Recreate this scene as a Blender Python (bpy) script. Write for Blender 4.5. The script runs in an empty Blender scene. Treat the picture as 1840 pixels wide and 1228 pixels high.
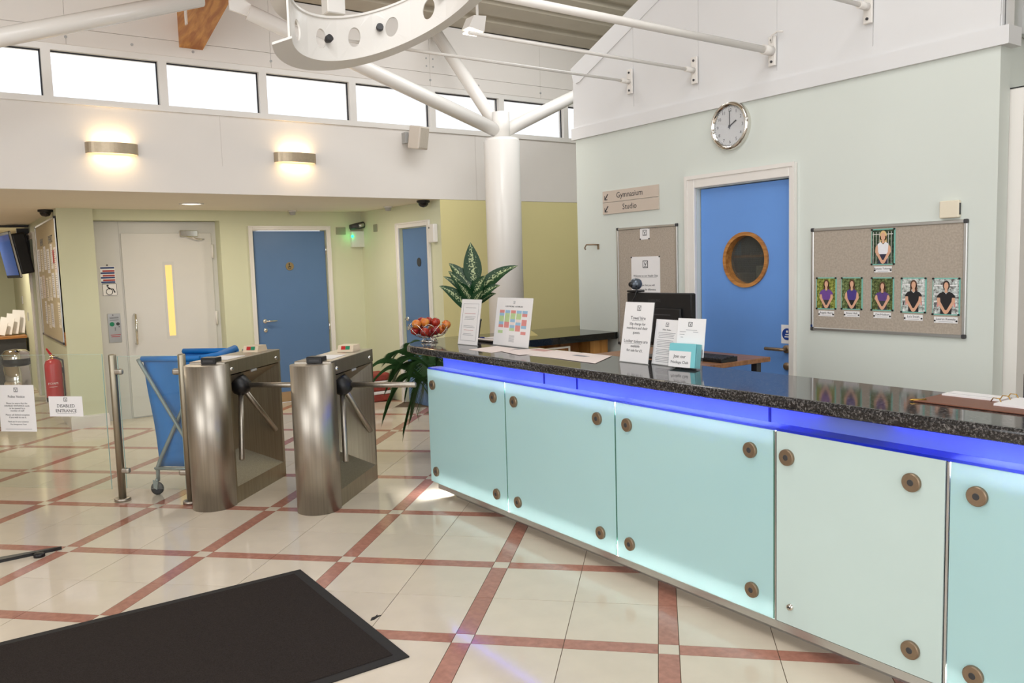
import bpy, bmesh, math, random
from mathutils import Vector, Matrix
random.seed(7)
PI = math.pi
SC = bpy.context.scene
COL = SC.collection

# ------------------------------------------------------------------ camera
CAM = Vector((-0.501, -5.390, 1.596))
YAW, PITCH, ROLL = 1.7495 - PI/4, -0.0932, 0.0296
cam_d = bpy.data.cameras.new('camera'); cam = bpy.data.objects.new('camera', cam_d); COL.objects.link(cam)
cam_d.sensor_fit = 'HORIZONTAL'; cam_d.sensor_width = 36.0; cam_d.lens = 36.0*1471.185/1840.0
cam_d.clip_start = 0.05; cam_d.clip_end = 200
_f = Vector((math.cos(PITCH)*math.cos(YAW), math.cos(PITCH)*math.sin(YAW), math.sin(PITCH)))
_r = Vector((math.sin(YAW), -math.cos(YAW), 0)); _d = _f.cross(_r)
_r2 = math.cos(ROLL)*_r + math.sin(ROLL)*_d; _d2 = -math.sin(ROLL)*_r + math.cos(ROLL)*_d
cam.matrix_world = Matrix(((_r2.x, -_d2.x, -_f.x, CAM.x), (_r2.y, -_d2.y, -_f.y, CAM.y), (_r2.z, -_d2.z, -_f.z, CAM.z), (0, 0, 0, 1)))
SC.camera = cam

# ------------------------------------------------------------------ world, lights, exposure
SC.view_settings.view_transform = 'Standard'; SC.view_settings.look = 'None'
SC.view_settings.gamma = 1.0; SC.view_settings.use_curve_mapping = False
SC.view_settings.exposure = 0.0
world = bpy.data.worlds.new('world'); SC.world = world; world.use_nodes = True
_bg = world.node_tree.nodes['Background']; _bg.inputs[0].default_value = (0.98, 0.99, 1.0, 1); _bg.inputs[1].default_value = 1.3

def area(name, loc, target, sx, sy, power, color=(1, 1, 1)):
    l = bpy.data.lights.new(name, 'AREA'); l.shape = 'RECTANGLE'; l.size = sx; l.size_y = sy; l.energy = power; l.color = color
    o = bpy.data.objects.new(name, l); COL.objects.link(o); o.location = loc
    o.rotation_euler = (Vector(target) - Vector(loc)).to_track_quat('-Z', 'Y').to_euler()
    return o
# added lights for daylight assumed behind the camera and at left; no glazing built
area('front_fill', (-0.6, -8.6, 2.3), (0.6, 0.0, 1.7), 5.5, 3.4, 160, (0.94, 0.97, 1.0))
area('side_fill', (-4.6, -2.4, 2.4), (2.2, -.6, 1.6), 5.0, 3.2, 150, (0.94, 0.97, 1.0))
# overhead fill light added under the closed roof of the hall
area('overhead_fill', (0.8, -3.2, 4.95), (0.9, -1.6, 0.0), 3.0, 2.4, 112, (0.94, 0.97, 1.0))
area('back_overhead_fill', (4.3, 0.2, 4.35), (4.3, 1.1, 1.0), 3.2, 1.2, 54, (0.96, 0.98, 1.0))  # fill light added to brighten the yellow wall and staff area

# ------------------------------------------------------------------ helpers
def lin(c):
    c = c/255.0
    return c/12.92 if c <= 0.04045 else ((c+0.055)/1.055)**2.4
def rgb(r, g, b): return (lin(r), lin(g), lin(b), 1.0)

MATS = {}
def M(name, col, rough=0.5, metal=0.0, var=0.0, scale=6.0, bump=0.0, bscale=200.0, spec=0.5, coat=0.0, emit=None, estr=0.0, rnd=0.0):
    if name in MATS: return MATS[name]
    m = bpy.data.materials.new(name); m.use_nodes = True; nt = m.node_tree; b = nt.nodes['Principled BSDF']
    c = rgb(*col)
    b.inputs['Base Color'].default_value = c; b.inputs['Roughness'].default_value = rough; b.inputs['Metallic'].default_value = metal
    b.inputs['Specular IOR Level'].default_value = spec; b.inputs['Coat Weight'].default_value = coat
    if coat: b.inputs['Coat Roughness'].default_value = 0.05
    tc = nt.nodes.new('ShaderNodeTexCoord')
    if var > 0:
        n = nt.nodes.new('ShaderNodeTexNoise'); n.inputs['Scale'].default_value = scale; n.inputs['Detail'].default_value = 5
        nt.links.new(tc.outputs['Object'], n.inputs['Vector'])
        r = nt.nodes.new('ShaderNodeValToRGB')
        r.color_ramp.elements[0].position = 0.3; r.color_ramp.elements[1].position = 0.7
        r.color_ramp.elements[0].color = tuple(x*(1-var) for x in c[:3]) + (1,)
        r.color_ramp.elements[1].color = tuple(min(1, x*(1+var)) for x in c[:3]) + (1,)
        nt.links.new(n.outputs['Fac'], r.inputs['Fac']); src = r.outputs['Color']
        if rnd > 0:
            oi = nt.nodes.new('ShaderNodeObjectInfo'); mr = nt.nodes.new('ShaderNodeMapRange')
            mr.inputs['To Min'].default_value = 1-rnd; mr.inputs['To Max'].default_value = 1+rnd
            nt.links.new(oi.outputs['Random'], mr.inputs['Value'])
            hs = nt.nodes.new('ShaderNodeHueSaturation'); nt.links.new(mr.outputs['Result'], hs.inputs['Value']); nt.links.new(src, hs.inputs['Color']); src = hs.outputs['Color']
        nt.links.new(src, b.inputs['Base Color'])
    if bump > 0:
        n2 = nt.nodes.new('ShaderNodeTexNoise'); n2.inputs['Scale'].default_value = bscale; n2.inputs['Detail'].default_value = 3
        nt.links.new(tc.outputs['Object'], n2.inputs['Vector'])
        bp = nt.nodes.new('ShaderNodeBump'); bp.inputs['Strength'].default_value = bump; bp.inputs['Distance'].default_value = 0.002
        nt.links.new(n2.outputs['Fac'], bp.inputs['Height']); nt.links.new(bp.outputs['Normal'], b.inputs['Normal'])
    if emit:
        b.inputs['Emission Color'].default_value = rgb(*emit); b.inputs['Emission Strength'].default_value = estr
    MATS[name] = m
    return m

def glassM(name, tint=(235, 250, 245), gloss=0.08, alpha=0.1, rough=0.02):
    """clear sheet glass: mostly see-through, a little tint and mirror reflection"""
    if name in MATS: return MATS[name]
    m = bpy.data.materials.new(name); m.use_nodes = True; nt = m.node_tree; nt.nodes.clear()
    o = nt.nodes.new('ShaderNodeOutputMaterial'); t = nt.nodes.new('ShaderNodeBsdfTransparent'); t.inputs[0].default_value = rgb(*tint)
    g = nt.nodes.new('ShaderNodeBsdfGlossy'); g.inputs['Roughness'].default_value = rough
    lw = nt.nodes.new('ShaderNodeLayerWeight'); lw.inputs[0].default_value = .5
    pw = nt.nodes.new('ShaderNodeMath'); pw.operation = 'POWER'; pw.inputs[1].default_value = 5; nt.links.new(lw.outputs['Facing'], pw.inputs[0])
    fr = nt.nodes.new('ShaderNodeMath'); fr.operation = 'MULTIPLY_ADD'; fr.inputs[1].default_value = .9; fr.inputs[2].default_value = .03; nt.links.new(pw.outputs[0], fr.inputs[0])
    mx = nt.nodes.new('ShaderNodeMixShader'); nt.links.new(fr.outputs[0], mx.inputs[0]); nt.links.new(t.outputs[0], mx.inputs[1]); nt.links.new(g.outputs[0], mx.inputs[2])
    df = nt.nodes.new('ShaderNodeBsdfDiffuse'); df.inputs[0].default_value = rgb(*tint)
    m2 = nt.nodes.new('ShaderNodeMixShader'); m2.inputs[0].default_value = alpha
    nt.links.new(mx.outputs[0], m2.inputs[1]); nt.links.new(df.outputs[0], m2.inputs[2]); nt.links.new(m2.outputs[0], o.inputs[0])
    MATS[name] = m
    return m

def frostedM(name, col, trans=0.55, rough=0.15):
    """acid-etched glass: scatters light through and back"""
    if name in MATS: return MATS[name]
    m = bpy.data.materials.new(name); m.use_nodes = True; nt = m.node_tree; nt.nodes.clear()
    o = nt.nodes.new('ShaderNodeOutputMaterial')
    n = nt.nodes.new('ShaderNodeTexNoise'); n.inputs['Scale'].default_value = 1.5; tc = nt.nodes.new('ShaderNodeTexCoord'); nt.links.new(tc.outputs['Object'], n.inputs['Vector'])
    c = rgb(*col); r = nt.nodes.new('ShaderNodeValToRGB'); r.color_ramp.elements[0].color = tuple(x*0.97 for x in c[:3])+(1,); r.color_ramp.elements[1].color = tuple(min(1, x*1.03) for x in c[:3])+(1,)
    nt.links.new(n.outputs['Fac'], r.inputs['Fac'])
    d = nt.nodes.new('ShaderNodeBsdfDiffuse'); t = nt.nodes.new('ShaderNodeBsdfTranslucent')
    nt.links.new(r.outputs[0], d.inputs[0]); t.inputs[0].default_value = tuple(x**.15 for x in c[:3])+(1,)
    mx = nt.nodes.new('ShaderNodeMixShader'); mx.inputs[0].default_value = trans; nt.links.new(d.outputs[0], mx.inputs[1]); nt.links.new(t.outputs[0], mx.inputs[2])
    g = nt.nodes.new('ShaderNodeBsdfGlossy'); g.inputs['Roughness'].default_value = rough
    fr = nt.nodes.new('ShaderNodeFresnel'); fr.inputs[0].default_value = 1.4
    m2 = nt.nodes.new('ShaderNodeMixShader'); nt.links.new(fr.outputs[0], m2.inputs[0]); nt.links.new(mx.outputs[0], m2.inputs[1]); nt.links.new(g.outputs[0], m2.inputs[2])
    nt.links.new(m2.outputs[0], o.inputs[0]); MATS[name] = m
    return m

def emitM(name, col, strength):
    if name in MATS: return MATS[name]
    m = bpy.data.materials.new(name); m.use_nodes = True; nt = m.node_tree; nt.nodes.clear()
    o = nt.nodes.new('ShaderNodeOutputMaterial'); e = nt.nodes.new('ShaderNodeEmission'); e.inputs[0].default_value = rgb(*col); e.inputs[1].default_value = strength
    nt.links.new(e.outputs[0], o.inputs[0]); MATS[name] = m
    return m

def woodM(name, c1, c2, rough=0.5, scale=1.0, axis='X'):
    if name in MATS: return MATS[name]
    m = bpy.data.materials.new(name); m.use_nodes = True; nt = m.node_tree; b = nt.nodes['Principled BSDF']; b.inputs['Roughness'].default_value = rough
    tc = nt.nodes.new('ShaderNodeTexCoord'); mp = nt.nodes.new('ShaderNodeMapping')
    s = {'X': (1.2, 14, 14), 'Y': (14, 1.2, 14), 'Z': (14, 14, 1.2)}[axis]; mp.inputs['Scale'].default_value = tuple(x*scale for x in s)
    nt.links.new(tc.outputs['Object'], mp.inputs['Vector'])
    n = nt.nodes.new('ShaderNodeTexNoise'); n.inputs['Scale'].default_value = 1.6; n.inputs['Detail'].default_value = 6; n.inputs['Distortion'].default_value = 0.6
    nt.links.new(mp.outputs['Vector'], n.inputs['Vector'])
    r = nt.nodes.new('ShaderNodeValToRGB'); r.color_ramp.elements[0].position = 0.35; r.color_ramp.elements[1].position = 0.65
    r.color_ramp.elements[0].color = rgb(*c1); r.color_ramp.elements[1].color = rgb(*c2)
    nt.links.new(n.outputs['Fac'], r.inputs['Fac']); nt.links.new(r.outputs['Color'], b.inputs['Base Color'])
    MATS[name] = m
    return m

def steelM(name, col=(165, 158, 148), rough=0.3, streak='Z'):
    if name in MATS: return MATS[name]
    m = bpy.data.materials.new(name); m.use_nodes = True; nt = m.node_tree; b = nt.nodes['Principled BSDF']; b.inputs['Metallic'].default_value = 1.0
    tc = nt.nodes.new('ShaderNodeTexCoord'); mp = nt.nodes.new('ShaderNodeMapping')
    mp.inputs['Scale'].default_value = {'Z': (90, 90, 0.8), 'X': (0.8, 90, 90)}[streak]; nt.links.new(tc.outputs['Object'], mp.inputs['Vector'])
    n = nt.nodes.new('ShaderNodeTexNoise'); n.inputs['Scale'].default_value = 1.0; n.inputs['Detail'].default_value = 4; nt.links.new(mp.outputs['Vector'], n.inputs['Vector'])
    r = nt.nodes.new('ShaderNodeValToRGB'); c = rgb(*col); r.color_ramp.elements[0].color = tuple(x*0.75 for x in c[:3])+(1,); r.color_ramp.elements[1].color = tuple(min(1, x*1.2) for x in c[:3])+(1,)
    nt.links.new(n.outputs['Fac'], r.inputs['Fac']); nt.links.new(r.outputs['Color'], b.inputs['Base Color'])
    b.inputs['Roughness'].default_value = rough
    MATS[name] = m
    return m

def graniteM(name, dark, mid, light, rough=0.08, scale=160):
    if name in MATS: return MATS[name]
    m = bpy.data.materials.new(name); m.use_nodes = True; nt = m.node_tree; b = nt.nodes['Principled BSDF']; b.inputs['Roughness'].default_value = rough
    tc = nt.nodes.new('ShaderNodeTexCoord'); n = nt.nodes.new('ShaderNodeTexNoise'); n.inputs['Scale'].default_value = scale; n.inputs['Detail'].default_value = 4; n.inputs['Roughness'].default_value = 0.7
    nt.links.new(tc.outputs['Object'], n.inputs['Vector'])
    r = nt.nodes.new('ShaderNodeValToRGB'); e = r.color_ramp.elements
    e[0].position = 0.38; e[0].color = rgb(*dark); e[1].position = 0.72; e[1].color = rgb(*light); k = e.new(0.52); k.color = rgb(*mid)
    nt.links.new(n.outputs['Fac'], r.inputs['Fac']); nt.links.new(r.outputs['Color'], b.inputs['Base Color']); MATS[name] = m
    return m

# ---- mesh builders
def nb(): return bmesh.new()
def box(bm, x0, x1, y0, y1, z0, z1, r=0.0, seg=1):
    t = bmesh.new() if r > 0 else bm
    vs = [t.verts.new((x, y, z)) for x in (x0, x1) for y in (y0, y1) for z in (z0, z1)]
    for q in ((0, 1, 3, 2), (4, 6, 7, 5), (0, 4, 5, 1), (2, 3, 7, 6), (0, 2, 6, 4), (1, 5, 7, 3)): t.faces.new([vs[i] for i in q])
    if r > 0:
        bmesh.ops.bevel(t, geom=list(t.edges), offset=r, segments=seg, profile=0.5, affect='EDGES', clamp_overlap=True)
        join(bm, t)
    return bm
def join(bm, t, mat=None):
    me = bpy.data.meshes.new('tmp')
    if mat is not None: bmesh.ops.transform(t, matrix=mat, verts=t.verts)
    t.to_mesh(me); t.free(); bm.from_mesh(me); bpy.data.meshes.remove(me)
def frame_axes(d):
    d = d.normalized(); a = Vector((0, 0, 1)) if abs(d.z) < 0.9 else Vector((1, 0, 0))
    u = d.cross(a).normalized(); return u, d.cross(u).normalized()
def tube(bm, pts, r, n=10, cap=True, smooth=True):
    pts = [Vector(p) for p in pts]; rs = r if isinstance(r, (list, tuple)) else [r]*len(pts)
    u = v = None; rings = []
    for i, p in enumerate(pts):
        d = (pts[min(i+1, len(pts)-1)] - pts[max(i-1, 0)]).normalized()
        if u is None: u, v = frame_axes(d)
        else:
            u = (u - d*u.dot(d)).normalized(); v = d.cross(u).normalized()
        rings.append([bm.verts.new(p + rs[i]*(math.cos(2*PI*k/n)*u + math.sin(2*PI*k/n)*v)) for k in range(n)])
    for a, b in zip(rings, rings[1:]):
        for k in range(n):
            f = bm.faces.new((a[k], a[(k+1) % n], b[(k+1) % n], b[k])); f.smooth = smooth
    if cap:
        bm.faces.new(rings[0][::-1]); bm.faces.new(rings[-1])
    return bm
def lathe(bm, prof, n=24, axis='Z', o=(0, 0, 0), smooth=True, a0=0.0, a1=2*PI):
    """prof = [(radius, height)]; closed poles if radius 0"""
    full = abs(a1-a0-2*PI) < 1e-6; m = n if full else n+1
    rings = []
    for r, h in prof:
        ring = []
        for k in range(m):
            a = a0 + (a1-a0)*k/n; p = (r*math.cos(a), r*math.sin(a), h)
            if axis == 'Y': p = (p[0], p[2], p[1])
            elif axis == 'X': p = (p[2], p[0], p[1])
            ring.append(bm.verts.new((p[0]+o[0], p[1]+o[1], p[2]+o[2])))
        rings.append(ring)
    for a, b in zip(rings, rings[1:]):
        for k in range(n):
            k2 = (k+1) % m
            try:
                f = bm.faces.new((a[k], a[k2], b[k2], b[k])); f.smooth = smooth
            except ValueError: pass
    bmesh.ops.remove_doubles(bm, verts=bm.verts, dist=1e-6)
    return bm
def prism(bm, poly, z0, z1, plane='XY', off=0.0):
    """extrude polygon; plane XY -> along z ; XZ -> along y ; YZ -> along x"""
    def P(a, b, h): return {'XY': (a, b, h), 'XZ': (a, h, b), 'YZ': (h, a, b)}[plane]
    lo = [bm.verts.new(P(a, b, z0)) for a, b in poly]; hi = [bm.verts.new(P(a, b, z1)) for a, b in poly]
    bm.faces.new(lo[::-1]); bm.faces.new(hi); n = len(poly)
    for i in range(n): bm.faces.new((lo[i], lo[(i+1) % n], hi[(i+1) % n], hi[i]))
    return bm
def disc(bm, r, y0, y1, cx=0, cz=0, n=24, rx=None):
    return prism(bm, [(cx + (rx or r)*math.cos(2*PI*k/n), cz + r*math.sin(2*PI*k/n)) for k in range(n)], y0, y1, 'XZ')
def ring_plate(bm, ro, ri, y0, y1, cx=0, cz=0, n=40):
    a = [[bm.verts.new((cx+r*math.cos(2*PI*k/n), y, cz+r*math.sin(2*PI*k/n))) for k in range(n)] for r, y in ((ro, y0), (ri, y0), (ri, y1), (ro, y1))]
    for i in range(4):
        for k in range(n): bm.faces.new((a[i][k], a[i][(k+1) % n], a[(i+1) % 4][(k+1) % n], a[(i+1) % 4][k]))
    return bm
def holed_plate(bm, x0, x1, z0, z1, cx, cz, r, y0, y1, n=48, rx=None, fn=None):
    """rectangular plate in XZ with an elliptical hole, thickness y0..y1"""
    rx = rx or r; out = []; inn = []
    for k in range(n):
        a = 2*PI*k/n; c, s = math.cos(a), math.sin(a)
        tx = ((x1-cx)/c if c > 1e-9 else (x0-cx)/c if c < -1e-9 else 1e9); tz = ((z1-cz)/s if s > 1e-9 else (z0-cz)/s if s < -1e-9 else 1e9)
        t = min(tx, tz); out.append((cx+t*c, cz+t*s)); inn.append((cx+rx*c, cz+r*s))
    for cxn, czn in ((x0, z0), (x0, z1), (x1, z0), (x1, z1)):
        i = min(range(n), key=lambda k: (out[k][0]-cxn)**2+(out[k][1]-czn)**2); out[i] = (cxn, czn)
    F = fn or (lambda x, y, z: (x, y, z))
    L = [[bm.verts.new(F(p[0], y, p[1])) for p in q] for q, y in ((out, y0), (inn, y0), (inn, y1), (out, y1))]
    for i in range(4):
        for k in range(n): bm.faces.new((L[i][k], L[i][(k+1) % n], L[(i+1) % 4][(k+1) % n], L[(i+1) % 4][k]))
    return bm

def link(o, parent=None, loc=None, rot=None):
    COL.objects.link(o)
    if parent is not None: o.parent = parent
    if loc is not None: o.location = loc
    if rot is not None: o.rotation_euler = rot
    return o
def obj(name, bm, mat, parent=None, label=None, cat=None, group=None, kind=None, loc=None, rot=None, smooth=False):
    bmesh.ops.recalc_face_normals(bm, faces=bm.faces)
    if smooth:
        for f in bm.faces: f.smooth = True
    me = bpy.data.meshes.new(name); bm.to_mesh(me); bm.free()
    if mat: me.materials.append(mat)
    o = bpy.data.objects.new(name, me); link(o, parent, loc, rot)
    tag(o, label, cat, group, kind); return o
def tag(o, label=None, cat=None, group=None, kind=None):
    if label: o['label'] = label
    if cat: o['category'] = cat
    if group: o['group'] = group
    if kind: o['kind'] = kind
    return o
def thing(name, label, cat, loc=(0, 0, 0), rz=0.0, group=None, kind=None, rot=None):
    o = bpy.data.objects.new(name, None); o.empty_display_size = 0.1
    link(o, None, loc, rot or (0, 0, rz)); return tag(o, label, cat, group, kind)
def B(name, mat, parent, *dims, r=0.0, seg=1, **kw): return obj(name, box(nb(), *dims, r=r, seg=seg), mat, parent, **kw)
def copy_tree(o, parent=None):
    c = o.copy(); COL.objects.link(c); c.parent = parent
    for ch in list(o.children): copy_tree(ch, c)
    return c

def text_bm(lines, depth=0.0006):
    """lines = [(string, x, z, size, align)] -> mesh in XZ, facing -Y"""
    bm = nb()
    for s, x, z, size, al in lines:
        cu = bpy.data.curves.new('t', 'FONT'); cu.body = s; cu.size = size; cu.align_x = al; cu.align_y = 'CENTER'; cu.extrude = depth/2; cu.resolution_u = 2
        to = bpy.data.objects.new('t', cu); COL.objects.link(to)
        bpy.context.view_layer.update()
        me = bpy.data.meshes.new_from_object(to.evaluated_get(bpy.context.evaluated_depsgraph_get()))
        t = bmesh.new(); t.from_mesh(me)
        join(bm, t, Matrix.Translation((x, 0, z)) @ Matrix.Rotation(PI/2, 4, 'X'))
        bpy.data.objects.remove(to); bpy.data.curves.remove(cu); bpy.data.meshes.remove(me)
    return bm
def T(lines, mat, parent, y=-0.001, name='lettering', label=None, split=True):
    if split and name == 'lettering' and len(lines) > 1:
        for l_ in lines: T([l_], mat, parent, y, name)
        return
    bm = text_bm(lines); bmesh.ops.translate(bm, vec=(0, y, 0), verts=bm.verts)
    return obj(name, bm, mat, parent, label=label)
def logo(parent, x, z, s, y, mat, name='logo'):
    """square crest mark with a V between two uprights"""
    bm = nb(); t = s*0.1
    box(bm, x-s/2, x+s/2, y-0.0004, y, z+s/2-t, z+s/2); box(bm, x-s/2, x+s/2, y-0.0004, y, z-s/2, z-s/2+t)
    box(bm, x-s/2, x-s/2+t, y-0.0004, y, z-s/2, z+s/2); box(bm, x+s/2-t, x+s/2, y-0.0004, y, z-s/2, z+s/2)
    prism(bm, [(x-s*.3, z+s*.3), (x-s*.2, z+s*.3), (x, z-s*.05), (x+s*.2, z+s*.3), (x+s*.3, z+s*.3), (x+s*.04, z-s*.2), (x-s*.04, z-s*.2)], y-0.0004, y, 'XZ')
    box(bm, x-s*.28, x+s*.28, y-0.0004, y, z-s*.34, z-s*.27)
    return obj(name, bm, mat, parent)

# ------------------------------------------------------------------ materials
m_mint = M('paint_mint', (217, 223, 216), 0.6, var=0.012, scale=2)
m_mint2 = M('paint_pale_green', (214, 216, 186), 0.6, var=0.012, scale=2)
m_yellow = M('paint_yellow', (226, 215, 156), 0.6, var=0.012, scale=2)
m_white = M('paint_white', (232, 226, 219), 0.5, var=0.01, scale=3)
m_gable = M('paint_gable', (226, 226, 226), 0.5, var=0.01, scale=3)
m_gloss = M('gloss_white', (234, 230, 224), 0.25, var=0.008, scale=3)
m_ceil = M('ceiling_cream', (240, 232, 214), 0.7, var=0.01, scale=3)
m_roof = M('roof_sheet', (188, 178, 160), 0.45, var=0.04, scale=4)
m_grout = M('grout', (104, 84, 66), 0.8, var=0.08, scale=30)
m_tile = M('tile_cream', (218, 205, 186), 0.085, var=0.035, scale=7, rnd=0.03, spec=0.45)
m_border = M('tile_red', (176, 123, 106), 0.11, var=0.16, scale=26, rnd=0.05, spec=0.45)
m_blue = M('door_blue', (92, 124, 166), 0.4, var=0.015, scale=5)
m_blue3 = M('door_bright_blue', (106, 156, 228), 0.4, var=0.015, scale=5)
m_steel = steelM('brushed_steel', (182, 175, 164), 0.40)
m_steeld = steelM('brushed_steel_dark', (172, 164, 146), 0.45)
m_chrome = M('chrome', (225, 222, 215), 0.08, 1.0, var=0.02)
m_alu = M('aluminium', (200, 200, 198), 0.32, 0.9, var=0.02)
m_black = M('black_plastic', (18, 18, 20), 0.4, var=0.1, scale=30)
m_dark = M('dark_grey', (58, 58, 60), 0.5, var=0.08, scale=20)
m_grey = M('grey_plastic', (176, 176, 174), 0.5, var=0.03)
m_paper = M('paper', (240, 238, 238), 0.6, var=0.012, scale=8)
m_pinkpaper = M('paper_warm', (236, 222, 216), 0.6, var=0.015, scale=8)
m_ink = M('ink', (46, 46, 52), 0.6, var=0.05)
m_inkl = M('ink_grey', (140, 140, 146), 0.6, var=0.05)
m_granite = graniteM('granite', (18, 18, 20), (46, 45, 46), (142, 138, 136), .08, 120)
m_granite2 = graniteM('granite_black', (14, 16, 15), (24, 26, 24), (48, 48, 44))
m_bronze = M('bolt_bronze', (146, 126, 104), 0.4, 0.7, var=0.06, scale=60)
m_cork = M('felt_grey', (176, 164, 150), 0.9, var=0.12, scale=90, bump=0.3, bscale=300)
m_corkw = M('felt_beige', (196, 182, 150), 0.9, var=0.06, scale=60)
m_pine = woodM('pine', (168, 104, 46), (206, 146, 74), 0.5, 1.0, 'Y')
m_oak = woodM('oak', (150, 94, 44), (196, 138, 74), 0.4, 2.0)
m_ply = woodM('ply', (128, 78, 30), (158, 104, 48), 0.5, 1.0, 'Z')
m_red = M('red_enamel', (186, 30, 30), 0.28, var=0.03)
m_green = M('green', (16, 130, 90), 0.4, var=0.03)
m_teal = M('card_teal', (128, 206, 214), 0.5, var=0.02)
m_tealb = M('photo_mount_teal', (124, 192, 178), 0.5, var=0.02)
m_glass = glassM('glass_clear', (251, 254, 252), alpha=0.02)
m_wing = glassM('window_glass', (252, 253, 255), alpha=0.02)
m_acr = glassM('acrylic', (252, 253, 254), alpha=0.03)
m_edge = M('glass_edge_green', (96, 150, 132), 0.15, var=0.03)
m_gasket = M('gasket', (40, 44, 52), 0.6, var=0.05)
m_bagblue = M('bag_blue', (0, 116, 196), 0.55, var=0.10, scale=5)
m_tubegrey = M('tube_grey', (142, 150, 150), 0.4, 0.3, var=0.03)
m_mat = M('mat_black', (50, 44, 41), 0.95, var=0.25, scale=220, bump=0.8, bscale=500, spec=0.1)
m_rubber = M('rubber', (34, 31, 30), 0.75, var=0.08, scale=40)

RW = -PI/2          # things on walls that face -X
G = -PI/4           # things set out along the diagonal floor grid
def g2w(x, y, z=0.0): c = math.sqrt(.5); return (c*x + c*y, -c*x + c*y, z)

XR = 3.87; YB = 2.33; YD = 4.35; XS = 3.97; ZC = 2.32
# ------------------------------------------------------------------ floor
def proj(p):
    v = Vector(p) - CAM; d = v.dot(_f)
    if d < 0.2: return None
    return 920+1471.185*v.dot(_r2)/d, 614+1471.185*v.dot(_d2)/d, d
floor = B('floor', m_grout, None, -5.0, 6.6, -9.0, 12.6, -0.15, -0.0025, kind='structure')
MOD = 0.87; H = 0.0425; gap = 0.0016
def tile_mesh(name, w, d, mat):
    bm = box(nb(), -w/2+gap, w/2-gap, -d/2+gap, d/2-gap, -0.006, 0.0)
    me = bpy.data.meshes.new(name); bmesh.ops.recalc_face_normals(bm, faces=bm.faces); bm.to_mesh(me); bm.free(); me.materials.append(mat); return me
tw = MOD/2 - H
kinds = {'t': ('floor_tile', tile_mesh('floor_tile', tw, tw, m_tile)), 'x': ('border_tile', tile_mesh('border_tile', tw, 2*H, m_border)),
         'y': ('border_tile', tile_mesh('border_tile_across', 2*H, tw, m_border)), 'n': ('inset_tile', tile_mesh('inset_tile', 2*H, 2*H, m_tile))}
pieces = []
a1, a2 = H + tw/2, H + 1.5*tw
for i in range(-14, 16):
    for j in range(-12, 16):
        for k, ox, oy in (('n', 0, 0), ('x', a1, 0), ('x', a2, 0), ('y', 0, a1), ('y', 0, a2), ('t', a1, a1), ('t', a2, a1), ('t', a1, a2), ('t', a2, a2)):
            w = g2w(i*MOD+ox, j*MOD+oy)
            if -4.9 < w[0] < 3.9 and -8.8 < w[1] < 12.5: pieces.append((k, w))
near = []; rest = []
for k, w in pieces:
    q = proj(w)
    vis = q is not None and -140 < q[0] < 1980 and 500 < q[1] < 1380 and q[2] < 11.0
    if vis and w[0] > 2.75 and w[1] < 0.3: vis = False      # behind the counter
    if vis and (w[1] > 4.3 and w[0] > 0.4): vis = False
    (near if vis else rest).append((k, w, q[2] if q else 99))
cnt = {}
for k, w, d in sorted(near, key=lambda t: t[2]):
    nm, me = kinds[k]; cnt[nm] = cnt.get(nm, 0) + 1
    if cnt[nm] > 290: rest.append((k, w, d)); continue
    o = bpy.data.objects.new(nm, me); link(o, floor, w, (0, 0, G))
for key, nm, mat in (('tn', 'far_floor_tiles', m_tile), ('xy', 'far_border_tiles', m_border)):
    bm = nb()
    for k, w, d in rest:
        if k in key:
            sx, sy = {'t': (tw, tw), 'n': (2*H, 2*H), 'x': (tw, 2*H), 'y': (2*H, tw)}[k]
            cs = [g2w(u*(sx/2-gap), v*(sy/2-gap)) for u, v in ((-1, -1), (1, -1), (1, 1), (-1, 1))]
            bm.faces.new([bm.verts.new((w[0]+q[0], w[1]+q[1], 0.0)) for q in cs])
    obj(nm, bm, mat, floor, kind='stuff')

# ------------------------------------------------------------------ walls
S = dict(kind='structure')
def wall(name, mat, *d, **k): return B(name, mat, None, *d, **{**S, **k})
# back wall of the low lobby with the blue door (y = YD)
bm = nb(); box(bm, 2.20, 2.57, YD, YD+.2, 0, ZC); box(bm, 3.49, XS+.1, YD, YD+.2, 0, ZC); box(bm, 2.57, 3.49, YD, YD+.2, 2.10, ZC)
wall_back = obj('wall_back', bm, m_mint2, None, **S)
bm = nb(); box(bm, 0.86, 2.25, 4.575, 4.75, 0, ZC); box(bm, .86, 2.2, YD, 4.58, 2.205, ZC)
wall_lift = obj('wall_lift', bm, m_mint2, None, **S)
# pier beside the lift and the corridor wall behind it (faces -X)
bm = nb(); box(bm, .54, .88, 4.29, 4.75, 0, ZC); box(bm, .54, .88, 4.75, 6.75, 0, ZC); box(bm, .54, .88, 7.5, 11, 0, ZC); box(bm, .54, .88, 6.75, 7.5, 2.12, ZC)
obj('wall_pier', bm, m_mint2, None, **S)
wall('wall_corridor_end', m_mint2, -5, .6, 11, 11.2, 0, ZC)
bm = nb(); box(bm, .525, .895, 4.275, 4.29, 0, .12); box(bm, .525, .54, 4.29, 6.66, 0, .12); box(bm, .53, .89, 4.28, 4.29, .12, .135)
obj('baseboard_pier', bm, m_gloss, None, **S)
bm = nb(); box(bm, 2.2, 2.54, YD-.015, YD, 0, .1); box(bm, 3.53, XS, YD-.015, YD, 0, .1)
obj('baseboard_back', bm, m_gloss, None, **S)
# side wall of the lobby with the second blue door (x = XS)
bm = nb(); box(bm, XS, XS+.14, YB+.002, 2.62, 0, ZC); box(bm, XS, XS+.14, 3.30, YD, 0, ZC); box(bm, XS, XS+.14, 2.62, 3.30, 2.06, ZC)
obj('wall_side', bm, m_mint2, None, **S)
wall('wall_yellow', m_yellow, XS+.001, 6.6, YB, YB+.2, 0, ZC)
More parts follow.
